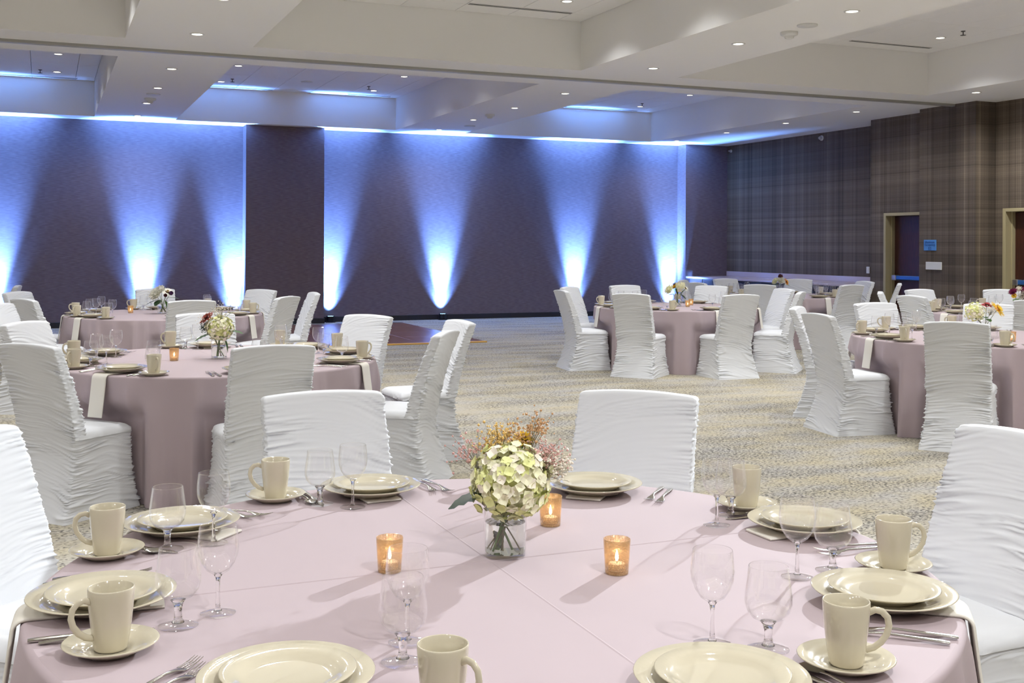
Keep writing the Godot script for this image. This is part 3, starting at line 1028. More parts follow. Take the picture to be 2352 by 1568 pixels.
# One petal growing along +z from the origin, face up.
func petal(ln: float, wd: float, cup: float, curl: float) -> ArrayMesh:
	var P := PackedVector3Array()
	for j in 6:
		var t := j / 5.0
		var w := wd * pow(sin(PI * (0.10 + 0.88 * t)), 0.7)
		for i in 5:
			var u := -1.0 + 2.0 * i / 4.0
			P.append(Vector3(u * w, curl * t * t * ln + cup * u * u * w, t * ln * (1.0 - 0.16 * u * u * t)))
	return grid(P, 5, false, true)

func head_of(count: int, ln: float, wd: float, tilt: float, cup: float, curl: float, layers: int, s: int) -> ArrayMesh:
	var g := RandomNumberGenerator.new()
	g.seed = s
	var list := []
	for l in layers:
		var k := 1.0 - 0.8 * l / layers
		var pm := petal(ln * k, wd * (0.6 + 0.4 * k), cup, curl)
		for i in count:
			var a := TAU * (i + 0.5 * (l % 2) + g.randf_range(-0.12, 0.12)) / count
			var tl := tilt + l * (1.35 - tilt) / maxf(layers, 1.0) + g.randf_range(-0.08, 0.08)
			list.append([pm, Transform3D(Basis(Vector3.UP, a) * Basis(Vector3.RIGHT, -tl), Vector3(0, 0.002 * l, 0))])
	return join(list)

func make_flower_meshes() -> void:
	K.florets = []
	for v in 3:
		K.florets.append(head_of(4, 0.0165, 0.0105, [0.45, 0.2, 0.65][v], 0.3, [0.1, -0.25, -0.15][v], 1, 80 + v))
	K.daisy = head_of(18, 0.034, 0.0062, 0.15, 0.1, -0.1, 2, 91)
	K.gerbera = head_of(20, 0.042, 0.0075, 0.25, 0.1, -0.12, 2, 92)
	K.mum = head_of(16, 0.040, 0.0062, 0.05, 0.25, 0.25, 5, 93)
	K.rose = head_of(6, 0.040, 0.022, 0.75, 0.35, 0.35, 4, 94)
	K.tulip = head_of(6, 0.052, 0.021, 1.1, 0.4, 0.15, 2, 95)
	K.center = lathe(prof([0, -0.002, 0.011, 0.0, 0.012, 0.004, 0.008, 0.008, 0, 0.009]), 14)
	var P := PackedVector3Array()
	for j in 11:
		var t := j / 10.0
		var w := 0.030 * pow(sin(PI * clampf(0.04 + 0.94 * t, 0, 1)), 0.8) * (1.0 + (0.10 if j % 2 == 1 else -0.04))
		for i in 7:
			var u := -1.0 + 2.0 * i / 6.0
			P.append(Vector3(u * w, -0.018 * t * t + 0.10 * absf(u) * w + 0.0016 * sin(t * 34.0) * absf(u), 0.085 * t))
	K.leaf = grid(P, 7, false, true)
	P = PackedVector3Array()
	for j in 9:
		var t := j / 8.0
		var w := 0.013 * pow(sin(PI * clampf(0.03 + 0.95 * t, 0, 1)), 0.9)
		for i in 5:
			var u := -1.0 + 2.0 * i / 4.0
			P.append(Vector3(u * w, -0.03 * t * t + 0.15 * absf(u) * w, 0.095 * t))
	K.leaf_long = grid(P, 5, false, true)

func aim(dir: Vector3) -> Basis:
	var y := dir.normalized()
	var x := y.cross(Vector3(0.31, 0.12, 0.94)).normalized()
	return Basis(x, y, x.cross(y))

# a stem from inside the vase up to a flower head
func stem_to(o: Node3D, head: Vector3, r: float, m: Material, g: RandomNumberGenerator) -> void:
	var foot := Vector3(-head.x * 0.35 + g.randf_range(-0.012, 0.012), 0.016, -head.z * 0.35 + g.randf_range(-0.012, 0.012))
	var ln := Vector2(foot.x, foot.z).length()
	if ln > 0.034:
		foot.x *= 0.034 / ln
		foot.z *= 0.034 / ln
	var neck := Vector3(clampf(head.x * 0.42, -0.036, 0.036), 0.142, clampf(head.z * 0.42, -0.036, 0.036))
	var path := []
	for k in 9:
		var t := k / 8.0
		path.append(foot * (1 - t) * (1 - t) + neck * 2 * t * (1 - t) + head * t * t)
	part("stem", tube(path, const_half(9, r), 7, Vector3(0.2, 0.1, 0.97)), m, o)

func flower(at: Vector3, n: String, label: String, kind: String, head: Vector3, mtl: String, sz: float, face: Vector3, g: RandomNumberGenerator, core := "pollen") -> void:
	var o := thing(n, label, "flower", at)
	var xf := Transform3D(aim(face).scaled(Vector3.ONE * sz), head)
	part("petals", K[kind], M[mtl], o, xf)
	if kind in ["daisy", "gerbera", "mum"]:
		part("flower_center", K.center, M[core], o, xf)
	stem_to(o, head, 0.0022, M.stem, g)

func hydrangea(at: Vector3, label: String, head: Vector3, rad: float, count: int, g: RandomNumberGenerator, leaves: Array) -> void:
	var o := thing("hydrangea", label, "flower", at)
	var core := part("flower_head", lathe(prof([0, -rad * 0.62, rad * 0.38, -rad * 0.5, rad * 0.62, 0, rad * 0.42, rad * 0.48, 0, rad * 0.64]), 20), M.petal_lime, o, Transform3D(Basis(), head))
	for k in count:
		var y := 1.0 - 2.0 * (k + 0.5) / count
		var a := k * 2.39996
		var d := Vector3(sqrt(1 - y * y) * cos(a), y, sqrt(1 - y * y) * sin(a)) + Vector3(g.randf_range(-0.1, 0.1), g.randf_range(-0.1, 0.1), g.randf_range(-0.1, 0.1))
		d = d.normalized()
		var rr := rad * g.randf_range(0.70, 0.98)
		var b := aim(d + Vector3(g.randf_range(-0.3, 0.3), g.randf_range(-0.3, 0.3), g.randf_range(-0.3, 0.3))) * Basis(Vector3.UP, g.randf() * TAU)
		var pick := g.randf()
		part("floret", K.florets[g.randi() % 3], M.petal_cream if pick < 0.55 else (M.petal_lime if pick < 0.85 else M.petal_blush), core, Transform3D(b.scaled(Vector3.ONE * rad / 0.095 * g.randf_range(0.85, 1.15)), d * rr * Vector3(1.02, 0.92, 1.02)))
	stem_to(o, head + Vector3(0, -rad * 0.6, 0), 0.0055, M.stem, g)
	for l in leaves:
		leaf_on(o, l)

# l: [place, direction, scale, dark?, long?]
func leaf_on(o: Node3D, l: Array) -> void:
	var z: Vector3 = l[1].normalized()
	var x := Vector3.UP.cross(z).normalized()
	part("leaf", K.leaf_long if l[4] else K.leaf, M.leaf_dark if l[3] else M.leaf, o, Transform3D(Basis(x, z.cross(x), z).scaled(Vector3.ONE * l[2]), l[0]))

# A branching sprig of tiny blossoms.
func sprig(at: Vector3, label: String, tip: Vector3, spread: float, count: int, mtl: String, g: RandomNumberGenerator, dot := 0.0036) -> void:
	var o := thing("filler_sprig", label, "flower", at)
	var neck := Vector3(clampf(tip.x * 0.4, -0.036, 0.036), 0.145, clampf(tip.z * 0.4, -0.036, 0.036))
	var base := neck.lerp(tip, 0.45)
	var twigs := []
	var st := SurfaceTool.new()
	st.begin(Mesh.PRIMITIVE_TRIANGLES)
	for k in count:
		var p := tip + Vector3(g.randfn(0, 0.42), g.randfn(0, 0.36), g.randfn(0, 0.42)) * spread
		if k % 3 == 0:
			twigs.append([tube([base, base.lerp(p, 0.6) + Vector3(0, 0.006, 0), p], const_half(3, 0.0004), 4, Vector3(0.3, 0.2, 0.9), false), Transform3D()])
		var s := dot * g.randf_range(0.6, 1.3)
		var ax := [Vector3(s, 0, 0), Vector3(0, s, 0), Vector3(0, 0, s)]
		var tw := Basis(Vector3(g.randf(), g.randf(), g.randf()).normalized(), g.randf() * 3.0)
		for q in 8:
			var a: Vector3 = tw * ax[0] * (1 if q & 1 else -1)
			var b: Vector3 = tw * ax[1] * (1 if q & 2 else -1)
			var c: Vector3 = tw * ax[2] * (1 if q & 4 else -1)
			tri(st, p + a, p + b, p + c, (a + b + c).normalized())
	var bl := part("blossoms", st.commit(), M[mtl], o)
	bl.set_meta("kind", "stuff")
	part("twigs", join(twigs), M.stem_dark, o)
	stem_to(o, base, 0.0014, M.stem_dark, g)

func vase(at: Vector3, label: String) -> void:
	var o := thing("flower_vase", label, "vase", at)
	part("glass_cylinder", K.vase, M.glass, o)
	part("glass_base", K.vase_base, M.glass, o)
	part("water", K.vase_water, M.water, o)

func bouquet(key: String, c: Vector3) -> void:
	var g := RandomNumberGenerator.new()
	g.seed = 100 + key.unicode_at(0)
	# V(right, up, near): seen from the camera's side
	var rt := Vector3(0.922, 0, 0.387)
	var nr := Vector3(-0.387, 0, 0.922)
	var V := func(a: float, b: float, d: float) -> Vector3: return rt * a + Vector3.UP * b + nr * d
	vase(c, "clear cylinder vase of water holding the " + {"A": "pale green hydrangea", "B": "hydrangea and rust mum", "C": "white and purple flowers", "D": "white tulips and yellow daisy", "E": "yellow gerbera and hydrangea", "F": "white and orange flowers", "G": "magenta flowers"}[key])
	match key:
		"A":
			hydrangea(c, "large pale green hydrangea head in the vase between three candles", V.call(0.012, 0.183, 0.015), 0.098, 290, g, [[V.call(-0.035, 0.155, 0.02), V.call(-1, -0.12, 0.25), 1.25, true, false], [V.call(0.03, 0.135, 0.01), V.call(0.5, -0.35, 0.3), 0.5, true, false], [V.call(-0.02, 0.06, -0.01), V.call(0.3, -0.6, 0.2), 0.5, true, false], [V.call(0.0, 0.10, -0.02), V.call(0.9, -0.3, 0.1), 0.6, true, false]])
			flower(c, "yellow_daisy", "yellow daisy tucked behind the pale green hydrangea", "daisy", V.call(0.045, 0.272, -0.055), "petal_yellow", 0.8, V.call(0.2, 0.75, 0.6), g)
			flower(c, "pink_bloom", "small dark pink bloom left under the pale green hydrangea", "daisy", V.call(-0.062, 0.178, 0.01), "petal_magenta", 0.45, V.call(-0.7, 0.3, 0.6), g)
			sprig(c, "golden celosia plume rising behind the pale green hydrangea", V.call(-0.02, 0.268, -0.05), 0.055, 260, "petal_celosia", g, 0.0036)
			sprig(c, "tan seed-head sprig upright behind the pale green hydrangea", V.call(0.03, 0.272, -0.06), 0.05, 180, "blossom_tan", g)
			sprig(c, "dusty pink sprig drooping beside the pale green hydrangea", V.call(0.098, 0.232, -0.03), 0.055, 260, "blossom_pink", g, 0.0034)
			sprig(c, "off-white filler sprig right of the pale green hydrangea", V.call(0.125, 0.215, -0.015), 0.045, 180, "blossom_white", g, 0.0034)
			sprig(c, "wispy pink sprig reaching left of the pale green hydrangea", V.call(-0.095, 0.245, -0.03), 0.05, 90, "blossom_pink", g)
			sprig(c, "tall pale wispy sprig above the golden celosia plume", V.call(0.075, 0.305, -0.05), 0.045, 110, "blossom_tan", g)
		"B":
			hydrangea(c, "round cream hydrangea beside a rust red mum", V.call(0.008, 0.20, 0.02), 0.09, 180, g, [[V.call(-0.03, 0.165, 0.02), V.call(-0.8, -0.15, 0.35), 1.5, false, false], [V.call(0.05, 0.18, 0.0), V.call(1, 0.05, 0.15), 1.3, false, false], [V.call(0.03, 0.145, 0.02), V.call(0.55, -0.8, 0.1), 1.1, false, true], [V.call(0.03, 0.26, -0.03), V.call(0.5, 0.6, -0.1), 0.9, false, false]])
			flower(c, "rust_mum", "spiky rust red mum leaning left of the cream hydrangea", "gerbera", V.call(-0.075, 0.262, 0.012), "petal_rust", 1.45, V.call(-0.5, 0.7, 0.4), g, "petal_maroon")
			sprig(c, "airy white filler sprig above the rust red mum", V.call(0.0, 0.31, -0.02), 0.07, 170, "blossom_white", g)
			sprig(c, "white filler sprig left of the rust red mum", V.call(-0.10, 0.25, 0.0), 0.05, 90, "blossom_white", g)
			sprig(c, "dark green spiky sprig below the rust red mum", V.call(-0.095, 0.205, 0.01), 0.035, 100, "leaf_dark", g, 0.004)
		"C":
			flower(c, "white_mum", "full white mum low among the white and purple flowers", "mum", V.call(-0.055, 0.201, 0.030), "petal_white", 2.02, V.call(-0.3, 0.5, 0.8), g, "petal_cream")
			flower(c, "white_mum", "second white mum above the full white mum", "mum", V.call(-0.035, 0.235, 0.0), "petal_white", 2.0, V.call(-0.1, 0.9, 0.5), g, "petal_cream")
			flower(c, "white_rose", "white rose at the crown of the purple-flecked bouquet", "rose", V.call(-0.010, 0.237, 0.000), "petal_white", 1.71, V.call(0, 1, 0.4), g)
			flower(c, "white_lily", "open white lily beside a dark purple bloom", "daisy", V.call(0.055, 0.233, 0.000), "petal_white", 2.02, V.call(0.4, 0.8, 0.5), g)
			flower(c, "purple_bloom", "dark purple bloom at the edge of the white lily", "rose", V.call(0.085, 0.209, 0.010), "petal_purple", 1.08, V.call(0.6, 0.5, 0.5), g)
			flower(c, "maroon_bloom", "small maroon bloom below the white lily", "rose", V.call(0.045, 0.193, 0.040), "petal_maroon", 0.93, V.call(0.3, 0.3, 0.9), g)
			var o := thing("green_leaves", "broad green leaves under the white and purple flowers", "foliage", c)
			for l in [[V.call(-0.03, 0.15, 0.02), V.call(-0.9, -0.2, 0.3), 1.1, true, false], [V.call(0.03, 0.16, 0.02), V.call(0.9, 0.3, 0.2), 1.1, false, true], [V.call(-0.01, 0.15, 0.03), V.call(-0.3, -0.4, 0.9), 0.8, true, false], [V.call(0.03, 0.15, 0.02), V.call(0.5, -0.6, 0.3), 1.0, false, true]]:
				leaf_on(o, [l[0], l[1], l[2] * 1.6, l[3], l[4]])
			stem_to(o, V.call(0, 0.16, 0.01), 0.002, M.stem, g)
			sprig(c, "fine white filler sprig under the full white mum", V.call(-0.10, 0.19, 0.02), 0.06, 140, "blossom_white", g)
		"D":
			flower(c, "white_tulip", "tallest white tulip standing beside the yellow daisy", "tulip", V.call(0.005, 0.217, 0.020), "petal_cream", 1.71, V.call(-0.1, 1, 0.3), g)
			flower(c, "white_tulip", "white tulip leaning away from the yellow daisy", "tulip", V.call(0.045, 0.217, 0.010), "petal_cream", 1.78, V.call(0.3, 1, 0.2), g)
			flower(c, "cream_rose", "cream rose nested low among the white tulips", "rose", V.call(0.01, 0.19, 0.045), "petal_blush", 1.5, V.call(0.1, 0.5, 0.9), g)
			flower(c, "yellow_daisy", "yellow daisy among the white tulips", "mum", V.call(-0.045, 0.233, 0.010), "petal_yellow", 1.16, V.call(-0.3, 0.8, 0.5), g)
			flower(c, "cream_mum", "cream mum hanging low beside the yellow daisy", "mum", V.call(-0.095, 0.201, 0.020), "petal_cream", 2.02, V.call(-0.7, 0.4, 0.5), g, "petal_lime")
			flower(c, "maroon_bloom", "maroon bloom arching over the white tulips", "mum", V.call(-0.010, 0.257, -0.020), "petal_maroon", 1.40, V.call(0, 1, 0.2), g, "petal_maroon")
			flower(c, "white_daisy", "white daisy at the outer edge of the white tulips", "daisy", V.call(0.100, 0.221, 0.000), "petal_white", 1.40, V.call(0.7, 0.6, 0.4), g)
			var o := thing("green_leaves", "long green tulip leaves under the yellow daisy", "foliage", c)
			for l in [[V.call(0.0, 0.14, 0.03), V.call(-0.2, 0.9, 0.4), 0.8, false, true], [V.call(0.03, 0.14, 0.02), V.call(0.4, 0.8, 0.3), 0.8, false, true], [V.call(0.03, 0.15, 0.02), V.call(0.7, -0.4, 0.4), 0.7, true, false], [V.call(-0.03, 0.15, 0.02), V.call(-0.8, 0.1, 0.4), 0.7, true, false]]:
				leaf_on(o, [l[0], l[1], l[2] * 1.6, l[3], l[4]])
			stem_to(o, V.call(0, 0.16, 0.01), 0.002, M.stem, g)
		"E":
			hydrangea(c, "cream hydrangea drooping beside the yellow gerbera", V.call(-0.085, 0.21, 0.02), 0.088, 110, g, [[V.call(-0.02, 0.17, 0.05), V.call(-0.2, 0.1, 0.9), 0.8, false, false], [V.call(0.0, 0.155, 0.04), V.call(0.1, -0.1, 0.9), 0.8, false, false]])
			flower(c, "yellow_gerbera", "bright yellow gerbera turned outwards beside white filler", "gerbera", V.call(0.095, 0.229, 0.020), "petal_yellow", 1.94, V.call(0.6, 0.6, 0.5), g, "petal_orange")
			flower(c, "red_gerbera", "small red gerbera atop the yellow gerbera bouquet", "gerbera", V.call(0.020, 0.261, 0.000), "petal_red", 1.32, V.call(0, 1, 0.3), g, "petal_maroon")
			sprig(c, "white filler sprig between hydrangea and yellow gerbera", V.call(0.04, 0.225, 0.05), 0.06, 200, "blossom_white", g)
		"F":
			flower(c, "white_mum", "spiky white mum beneath the maroon bloom by the counter", "mum", V.call(0.000, 0.217, 0.030), "petal_white", 2.02, V.call(0, 0.7, 0.8), g, "petal_cream")
			flower(c, "maroon_bloom", "maroon bloom topping the bouquet near the counter", "rose", V.call(0.000, 0.257, -0.010), "petal_maroon", 1.71, V.call(0, 1, 0.3), g)
			flower(c, "orange_gerbera", "orange gerbera at the side of the spiky white mum", "gerbera", V.call(0.080, 0.205, 0.020), "petal_orange", 1.55, V.call(0.8, 0.4, 0.5), g, "petal_maroon")
			flower(c, "cream_mum", "cream mum opposite the orange gerbera", "mum", V.call(-0.075, 0.209, 0.010), "petal_cream", 1.71, V.call(-0.7, 0.5, 0.4), g, "petal_lime")
			var o := thing("green_leaves", "green leaves under the orange gerbera", "foliage", c)
			for l in [[V.call(-0.03, 0.16, 0.03), V.call(-0.8, 0.1, 0.5), 0.8, false, false], [V.call(0.03, 0.16, 0.03), V.call(0.7, 0.1, 0.5), 0.8, false, false]]:
				leaf_on(o, [l[0], l[1], l[2] * 1.6, l[3], l[4]])
			stem_to(o, V.call(0, 0.16, 0.01), 0.002, M.stem, g)
		"G":
			flower(c, "magenta_bloom", "magenta bloom leaning out above white filler sprigs", "mum", V.call(-0.085, 0.229, 0.010), "petal_magenta", 1.55, V.call(-0.6, 0.7, 0.4), g, "petal_maroon")
			flower(c, "magenta_bloom", "larger magenta bloom beside the cream rose", "mum", V.call(0.040, 0.233, 0.020), "petal_magenta", 2.02, V.call(0.2, 0.9, 0.5), g, "petal_maroon")
			flower(c, "cream_rose", "cream rose between two magenta blooms", "rose", V.call(-0.020, 0.241, 0.000), "petal_blush", 1.55, V.call(0, 1, 0.3), g)
			flower(c, "yellow_daisy", "small yellow daisy under a magenta bloom", "daisy", V.call(-0.085, 0.193, 0.030), "petal_yellow", 1.08, V.call(-0.6, 0.3, 0.7), g)
			sprig(c, "white filler sprig under the magenta blooms", V.call(-0.01, 0.195, 0.05), 0.08, 260, "blossom_white", g)
			var o := thing("green_leaves", "green leaves under the magenta blooms", "foliage", c)
			for l in [[V.call(0.05, 0.17, 0.03), V.call(0.8, 0.1, 0.5), 0.9, false, false], [V.call(-0.03, 0.16, 0.03), V.call(-0.7, -0.1, 0.5), 0.8, false, false]]:
				leaf_on(o, [l[0], l[1], l[2] * 1.6, l[3], l[4]])
			stem_to(o, V.call(0, 0.16, 0.01), 0.002, M.stem, g)

# ------------------------------------------------------------------ tables

const DESC := {
	"A": "the three-candle table", "B": "the rust-mum table", "C": "the purple-flower table",
	"D": "the tulip table", "E": "the yellow-gerbera table", "F": "the table by the counter", "G": "the magenta-flower table"}
const SIDES := ["side nearest the plaid wall", "plaid-wall side, far from uplights", "side farthest from the uplights", "far from uplights and plaid wall",
	"side farthest from the plaid wall", "uplit side, far from plaid wall", "side nearest the uplights", "between plaid wall and uplights"]

func side_of(deg: float) -> String:
	return ", " + SIDES[int(round(fposmod(deg, 360.0) / 45.0)) % 8]

const CENTRE := {"A": [0.967, -2.394], "B": [1.046, -7.408], "C": [1.184, -12.361], "D": [7.176, -11.883], "E": [7.171, -7.061], "F": [10.265, -14.033], "G": [10.271, -9.564]}
# chairs: [angle, distance of the chair's middle, extra turn, variant]
const CHAIRS := {
	"A": [[223.3, 1.37, 0, 0], [269, 1.34, 0, 1], [310.3, 1.33, -3, 0], [359, 1.38, 0, 2]],
	"B": [[140, 1.18, 0, 1], [87, 1.18, 0, 2], [35, 1.24, 0, 3], [358, 1.40, 0, 1], [325, 1.22, 0, 0], [274, 1.18, 0, 2], [217, 1.18, 0, 3]],
	"C": [[152, 1.26, 0, 1], [86, 1.18, 0, 2], [41, 1.18, 0, 0], [2, 1.30, 0, 3], [323, 1.18, 0, 1], [271, 1.18, 0, 2], [215, 1.50, 0, 0]],
	"D": [[187, 1.20, 0, 0], [232, 1.18, 0, 1], [273, 1.18, 0, 2], [320, 1.18, 0, 3], [7, 1.20, 0, 0], [46, 1.22, 0, 1], [92, 1.18, 0, 3], [141, 1.18, 0, 2]],
	"E": [[188, 1.20, 0, 3], [228, 1.20, 0, 1], [277, 1.18, 0, 2], [319, 1.18, 0, 0], [141, 1.18, 0, 2]],
	"F": [[178, 1.18, 0, 0], [225, 1.18, 0, 1], [271, 1.18, 0, 2], [319, 1.18, 0, 3], [8, 1.20, 0, 1], [42, 1.45, 0, 0], [83, 1.18, 0, 2], [136, 1.18, 0, 3]],
	"G": [[182, 1.18, 0, 1], [222, 1.18, 0, 0], [268, 1.18, 0, 3], [311, 1.18, 0, 2], [129, 1.18, 0, 3]]}
const SETTINGS := {"A": [138.3, 183.4, 224.1, 265.8, 312.2, 358.9, 39.1, 84.0], "E": [141, 188, 232, 277, 319, 96, 4], "G": [129, 182, 224, 268, 311, 90, 0], "B": [138, 87, 38, 356, 323, 274, 217, 180], "C": [150, 86, 38, 2, 323, 271, 215, 180]}
# measured places on the candle-lit table, from its centre: saucer, goblet, wine glass for each setting
const PLACED := {
	0: [[-0.383, 0.725], [-0.371, 0.473], [-0.334, 0.382]], 1: [[-0.852, 0.221], [-0.723, 0.126], [-0.640, 0.079]], 2: [[-0.826, -0.445], [-0.687, -0.448], [-0.575, -0.463]],
	3: [[-0.341, -0.883], [-0.232, -0.785], [-0.155, -0.709]], 5: [[0.886, -0.284], [0.797, -0.231], [0.699, -0.151]], 6: [[0.853, 0.351], [0.717, 0.304], [0.609, 0.315]], 7: [[0.355, 0.791], [0.278, 0.666], [0.196, 0.604]]}
# where the mugs' handles point there: along the aisle side, towards the front
const HANDLE := {0: [0.8, 0.6], 1: [-0.74, 0.67], 2: [-0.97, 0.25], 3: [-1.0, 0.05], 5: [0.3, -0.95], 6: [0.98, -0.1], 7: [1.0, 0.1]}
const PLATE_AT := {0: [-0.590, 0.525], 1: [-0.855, -0.051], 2: [-0.635, -0.616], 3: [-0.063, -0.848], 4: [0.572, -0.630], 5: [0.883, -0.017], 6: [0.661, 0.537], 7: [0.084, 0.805]}

func polar(c: Vector3, deg: float, r: float) -> Vector3:
	return c + Vector3(cos(deg_to_rad(deg)) * r, 0, sin(deg_to_rad(deg)) * r)

func face_turn(dir: Vector3) -> float:
	return atan2(dir.x, dir.z)

func seen(p: Vector3) -> bool:
	# is that point within the frame or close beside it?
	var q := p - Vector3(0, 1.48, 0)
	var z := q.x * 0.3866 - q.z * 0.9222
	var x := q.x * 0.9222 + q.z * 0.3866
	return z > 0.3 and absf(x / z) < 0.49

func build_tables() -> void:
	for key in ["A", "B", "C", "D", "E", "F", "G"]:
		var c := Vector3(CENTRE[key][0], 0, CENTRE[key][1])
		tablecloth(key, c)
		for ch in CHAIRS[key]:
			var p := polar(c, ch[0], ch[1])
			var turn := face_turn(c - p) + deg_to_rad(ch[2])
			place_chair(p, turn, ch[3], "white ruched covered chair at " + DESC[key] + side_of(ch[0]), "white chairs at " + DESC[key])
		var angles: Array = SETTINGS[key] if SETTINGS.has(key) else CHAIRS[key].map(func(q): return q[0])
		for i in angles.size():
			setting(key, c, angles[i], i)
		var vo: Vector3 = {"A": Vector3(0.062, T, -0.095), "B": Vector3(0.005, T, -0.03), "C": Vector3(-0.03, T, 0.0), "D": Vector3(0.03, T, -0.02), "E": Vector3(0.05, T, 0.02), "F": Vector3(0.04, T, 0.0), "G": Vector3(0.08, T, 0.0)}[key]
		bouquet(key, c + vo)
	for e in [["A", 0.732, -2.464], ["A", 1.210, -2.258], ["A", 1.251, -2.710], ["B", 0.765, -7.404], ["C", 0.85, -12.60], ["D", 7.26, -11.75], ["D", 7.50, -12.06], ["E", 7.08, -6.62]]:
		candle(e[0], Vector3(e[1], T, e[2]))
	# two more chairs of tables that stand out of sight to the left
	place_chair(Vector3(-0.60, 0, -15.35), face_turn(Vector3(-1, 0, -0.1)), 1, "white ruched chair turned away, alone by the uplit wall", "")
	place_chair(Vector3(-0.10, 0, -10.72), face_turn(Vector3(0.92, 0, 0.39)), 0, "white ruched chair standing apart from the purple-flowered table", "")

func tablecloth(key: String, c: Vector3) -> void:
	var t := thing("banquet_table", "round table under a floor-length mauve cloth, " + {"A": "three lit candles on it", "B": "rust red mum in its vase", "C": "white and purple flowers on it", "D": "white tulips on it", "E": "yellow gerbera on it", "F": "nearest the serving counter", "G": "magenta flowers on it"}[key], "table", c)
	var noise := fnl(0.01, 300 + key.unicode_at(0))
	var nu := 300
	var P := PackedVector3Array()
	for k in 5:
		var g := PI / 2 * k / 4.0
		for i in nu:
			var a := TAU * i / nu
			var r := R - 0.014 + 0.014 * sin(g)
			P.append(Vector3(r * cos(a), T - 0.014 + 0.014 * cos(g), r * sin(a)))
	var rows := 26
	for j in range(1, rows + 1):
		var v := j / float(rows)
		var y := lerpf(T - 0.014, 0.002, v)
		for i in nu:
			var a := TAU * i / nu
			var n1 := noise.get_noise_2d(cos(a) * 330.0, sin(a) * 330.0)
			var n2 := noise.get_noise_2d(cos(a) * 420.0 + 900.0, sin(a) * 420.0)
			var fold := pow(1.0 - absf(n1), 2.5) - 0.40 + 0.22 * n2
			var r := R + 0.002 + 0.024 * v + 0.12 * fold * pow(v, 0.7)
			for ch in CHAIRS[key]:
				if ch[1] > 1.48:
					continue
				var da := absf(angle_difference(a, deg_to_rad(ch[0])))
				if da < 0.5:
					var w := 1.0 - smoothstep(0.28, 0.345, da)
					r = lerpf(r, minf(r, (ch[1] - 0.275) / cos(minf(da, 0.30))), w * smoothstep(0.60, 0.49, y))
			P.append(Vector3(r * cos(a), y, r * sin(a)))
	part("cloth_skirt", grid(P, nu, true, true), M.cloth, t)
	if not K.has("cloth_top"):
		K.cloth_top = lathe(prof([R - 0.0135, T, R * 0.6, T, 0.0, T]), 110)
	part("cloth_top", K.cloth_top, M.cloth, t)
	if not K.has("crease"):
		var st := SurfaceTool.new()
		st.begin(Mesh.PRIMITIVE_TRIANGLES)
		var h := 0.0014
		for s in [-1.0, 1.0]:
			quad(st, Vector3(-0.98, 0, s * 0.0035), Vector3(0.98, 0, s * 0.0035), Vector3(0.98, h, 0), Vector3(-0.98, h, 0), Vector3(0, 0.93, s * 0.37).normalized())
		K.crease = st.commit()
	var yaw: float = {"A": 0.0, "B": 0.1, "C": 0.2, "D": 0.9, "E": 0.5, "F": 0.3, "G": 0.7}[key]
	part("fold_crease", K.crease, M.cloth, t, Transform3D(Basis(Vector3.UP, yaw), Vector3(0, T, -0.06)))
	part("fold_crease", K.crease, M.cloth, t, Transform3D(Basis(Vector3.UP, yaw + PI / 2).scaled(Vector3(1, 0.6, 1)), Vector3(0.01, T, 0)))

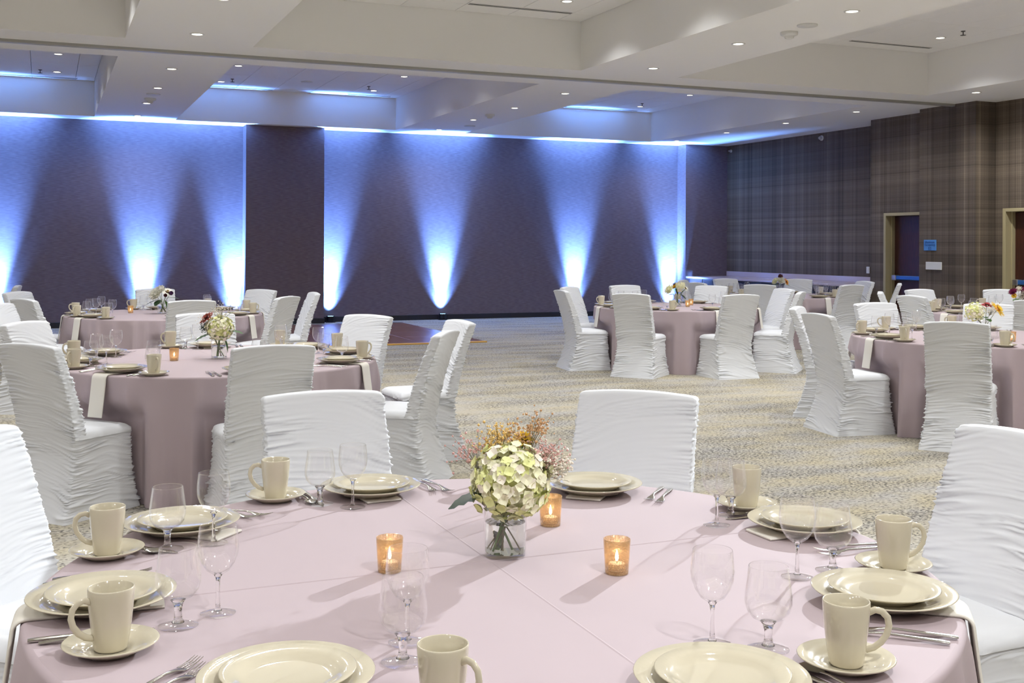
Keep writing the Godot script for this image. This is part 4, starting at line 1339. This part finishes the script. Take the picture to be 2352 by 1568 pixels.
func setting(key: String, c: Vector3, deg: float, i: int) -> void:
	var ct := Vector3(c.x, T, c.z)
	if not seen(polar(ct, deg, 0.85)) and not seen(polar(ct, deg - 17.0, 0.9)):
		return
	var g: String = DESC[key]
	var d: String = g + side_of(deg)
	var near := key == "A"
	var out := polar(Vector3.ZERO, deg, 1.0)
	var turn := face_turn(out)
	var plate := polar(ct, deg, 0.85)
	if near:
		plate = ct + Vector3(PLATE_AT[i][0], 0, PLATE_AT[i][1])
	var np := polar(ct, deg, 0.85)
	single("napkin", K.napkin, M.napkin, "folded white napkin overhanging " + d, "napkin", np + Vector3(0, 0.0005, 0), turn, "napkins on " + g)
	single("dinner_plate", K.plate, M.ceramic, "large cream dinner plate on " + d, "plate", plate + Vector3(0, 0.0085, 0), 0.0, "dinner plates on " + g)
	single("side_plate", K.small_plate, M.ceramic, "small cream plate stacked on " + d, "plate", plate + Vector3(0.003, 0.0163, -0.002), 0.0, "small plates on " + g)
	var sp := polar(ct, deg - 17.3, 0.925)
	var gp := polar(ct, deg - 12.5, 0.805)
	var wp := polar(ct, deg - 8.0, 0.70)
	if near and PLACED.has(i):
		sp = ct + Vector3(PLACED[i][0][0], 0, PLACED[i][0][1])
		gp = ct + Vector3(PLACED[i][1][0], 0, PLACED[i][1][1])
		wp = ct + Vector3(PLACED[i][2][0], 0, PLACED[i][2][1])
	single("saucer", K.saucer, M.ceramic, "cream saucer under mug on " + d, "saucer", sp + Vector3(0, 0.0005, 0), 0.0, "saucers on " + g)
	var tang := Vector3(sin(deg_to_rad(deg - 17.3)), 0, -cos(deg_to_rad(deg - 17.3)))
	var hd := (tang + out * 0.8).normalized()
	if near and HANDLE.has(i):
		hd = Vector3(0.922, 0, 0.387) * HANDLE[i][0] + Vector3(-0.387, 0, 0.922) * HANDLE[i][1]
	var mug := thing("coffee_mug", "tall cream coffee mug on " + d, "mug", sp + Vector3(0, 0.0052, 0), atan2(-hd.z, hd.x) + rng.randf_range(-0.05, 0.05), "coffee mugs on " + g)
	part("cup", K.mug, M.ceramic, mug)
	part("handle", K.mug_handle, M.ceramic, mug)
	var gb := thing("water_goblet", "short-stemmed water goblet on " + d, "goblet", gp + Vector3(0, 0.0004, 0), 0.0, "water goblets on " + g)
	part("bowl", K.goblet_bowl, M.glass, gb)
	part("stem", K.goblet_stem, M.solid, gb)
	part("foot", K.goblet_foot, M.glass, gb)
	var wg := thing("wine_glass", "thin-stemmed wine glass on " + d, "wine glass", wp + Vector3(0, 0.0004, 0), 0.0, "wine glasses on " + g)
	part("bowl", K.wine_bowl, M.glass, wg)
	part("stem", K.wine_stem, M.solid, wg)
	part("foot", K.wine_foot, M.glass, wg)
	if key in ["C", "F", "G"]:
		return
	# flatware lies square to the setting: along the outward direction, to either side of the plate
	var side := Vector3(-out.z, 0, out.x)    # towards growing angle: the diner's left
	var o := polar(ct, deg, 0.87)
	for k in 2:
		var f := o + side * (0.185 + 0.032 * k) + out * (0.006 if k == 0 else -0.012)
		single("fork", K.fork, M.cutlery, ["inner", "outer"][k] + " silver fork on " + d, "fork", f + Vector3(0, 0.001, 0), turn + rng.randf_range(-0.04, 0.04), ["inner", "outer"][k] + " forks on " + g)
	single("knife", K.knife, M.cutlery, "silver knife on " + d, "knife", o - side * 0.175 + Vector3(0, 0.0006, 0), turn + rng.randf_range(-0.03, 0.03), "knives on " + g)
	single("teaspoon", K.spoon, M.cutlery, "silver teaspoon on " + d, "spoon", o - side * 0.197 + out * 0.01 + Vector3(0, 0.001, 0), turn + rng.randf_range(-0.03, 0.03), "teaspoons on " + g)

func candle(key: String, at: Vector3) -> void:
	var o := thing("votive_candle", "lit amber votive candle on " + DESC[key] + side_of(rad_to_deg(atan2(at.z - CENTRE[key][1], at.x - CENTRE[key][0]))), "candle", at + Vector3(0, 0.0004, 0), 0.0, "votive candles on " + DESC[key])
	part("glass_cup", K.votive_cup, M.amber, o)
	part("wax", K.wax, M.wax, o)
	part("wick", K.wick, M.black, o)
	part("flame", K.flame, M.flame, o)
	var l := OmniLight3D.new()
	l.name = "light"
	o.add_child(l)
	l.position = Vector3(0, 0.041, 0)
	l.light_color = Color(1.0, 0.93, 0.8)
	l.light_energy = 0.0018
	l.light_size = 0.004
	l.omni_range = 20.0
	l.omni_attenuation = 2.0
	l.shadow_enabled = true
